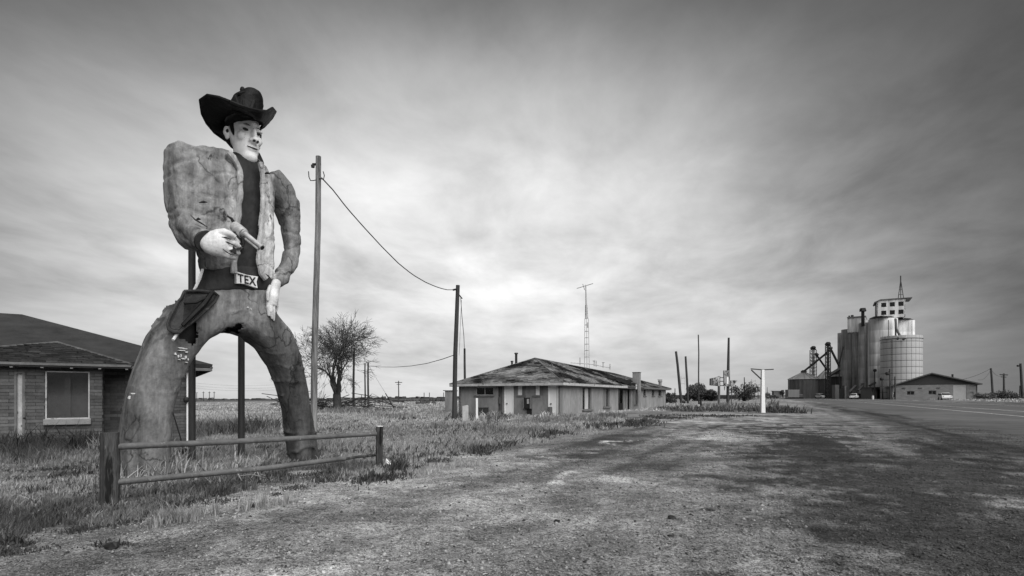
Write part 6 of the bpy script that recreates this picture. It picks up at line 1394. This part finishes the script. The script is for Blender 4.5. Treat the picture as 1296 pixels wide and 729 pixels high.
for i in range(20): W2.append((rs.uniform(560, 640), rs.uniform(527, 531), 4, .8, 70, rs.uniform(.2, .45), .08))
for i in range(14): W2.append((rs.uniform(285, 345), rs.uniform(545, 552), 7, 1.2, 130, rs.uniform(.4, .8), .08))
weeds('tall_weeds', 0, W2, 'tall dark weeds growing against the walls')
W3 = []
for (px, py) in [(152,628),(148,622),(160,617),(186,607),(200,604),(214,598),(222,590),(230,585),(205,610),(218,606),(300,600),(340,588),(120,575),(112,570),(240,600),(262,604)]: W3.append((px, py, 6, 1.2, 90, rs.uniform(.25, .5), .26))
for (px, py) in [(622,528),(627,529),(610,530),(690,527),(228,560),(234,556)]: W3.append((px, py, 4, .6, 60, .5, .38))
weeds('dry_stalks', 0, W3, 'bright dry stalks standing above the dark weeds')
# dead white twig in the weeds
m = MB()
for (a, b, c) in [((300,608),(320,611),(335,609)),((318,610),(325,606),(330,611)),((330,609),(336,613),(329,604)),((292,604),(300,608),(306,613))]: m.tube([G(*a)+Vector((0,0,.08)), G(*b)+Vector((0,0,.16)), G(*c)+Vector((0,0,.07))], [.008,.012,.005], 5)
tag(m.build('dead_branch', M['haybale']), 'bleached dead branch lying in the weeds below the rail', 'branch')

# ------------------------------------------------------------------ loose gravel
def gravel(n):
    y = 2.4*(26/2.4)**RNG.random(n); x = RNG.uniform(-1.05, 1.05, n)*y; vm = veg_mask(x, y); k = vm < .5 + .5*(RNG.random(n)-.5)*.6; x, y = x[k], y[k]; n = len(x)
    r = np.exp(RNG.normal(-4.68, .50, n)); r = np.clip(r*(.45+y/18), .0035, .028); z = height(x, y); t = ground_tone(x, y)[0]
    base = np.array([(1,0,0),(0,1,0),(-1,0,0),(0,-1,0),(0,0,.75),(0,0,-.5)], float); tris = np.array([(0,1,4),(1,2,4),(2,3,4),(3,0,4),(1,0,5),(2,1,5),(3,2,5),(0,3,5)])
    J = base[None]*RNG.uniform(.6, 1.35, (n, 6, 1)) + RNG.normal(0, .16, (n, 6, 3)); a = RNG.uniform(0, 6.28, n); c, s = np.cos(a)[:, None], np.sin(a)[:, None]
    X_ = J[:,:,0]*c - J[:,:,1]*s; Y_ = J[:,:,0]*s + J[:,:,1]*c; V = np.stack([X_, Y_, J[:,:,2]], -1)*r[:, None, None] + np.stack([x, y, z+r*.25], 1)[:, None]
    me = bpy.data.meshes.new('gravel'); me.vertices.add(n*6); me.vertices.foreach_set('co', V.astype(np.float32).ravel())
    L = (np.arange(n)[:, None, None]*6 + tris[None]).ravel(); me.loops.add(len(L)); me.loops.foreach_set('vertex_index', L.astype(np.int32)); me.polygons.add(n*8); me.polygons.foreach_set('loop_start', (np.arange(n*8)*3).astype(np.int32)); me.polygons.foreach_set('loop_total', np.full(n*8, 3, np.int32))
    me.update(calc_edges=True); tn = np.clip(t*RNG.uniform(.45, 1.6, n)/.30*.5, .03, 1.2); tn = np.where(RNG.random(n) < .08, .05, tn)
    at = me.attributes.new('tone', 'FLOAT', 'POINT'); at.data.foreach_set('value', np.repeat(tn, 6).astype(np.float32))
    o = link('gravel', me, M['stone']); tag(o, 'loose gravel scattered over the lot', 'gravel', kind='stuff')
gravel(90000)
for i, (px, py, s, lb) in enumerate([(850,657,.045,'dark angular stone near the middle of the gravel lot'), (849,681,.04,'small dark stone below the angular one'), (142,694,.07,'dark stone at lower left by the weed edge'), (705,661,.035,'small dark pebble left of the middle'), (1168,708,.045,'dark flat stone at the lower right')]):
    m = MB(); c = G(px, py); m.ball(c+Vector((0,0,s*.4)), (s*1.2, s*.8, s*.7), 4); m.v = [tuple(Vector(v)+Vector((random.uniform(-1,1), random.uniform(-1,1), random.uniform(-1,1)))*s*.22) for v in m.v]; tag(m.build('stone', M['black']), lb, 'stone')
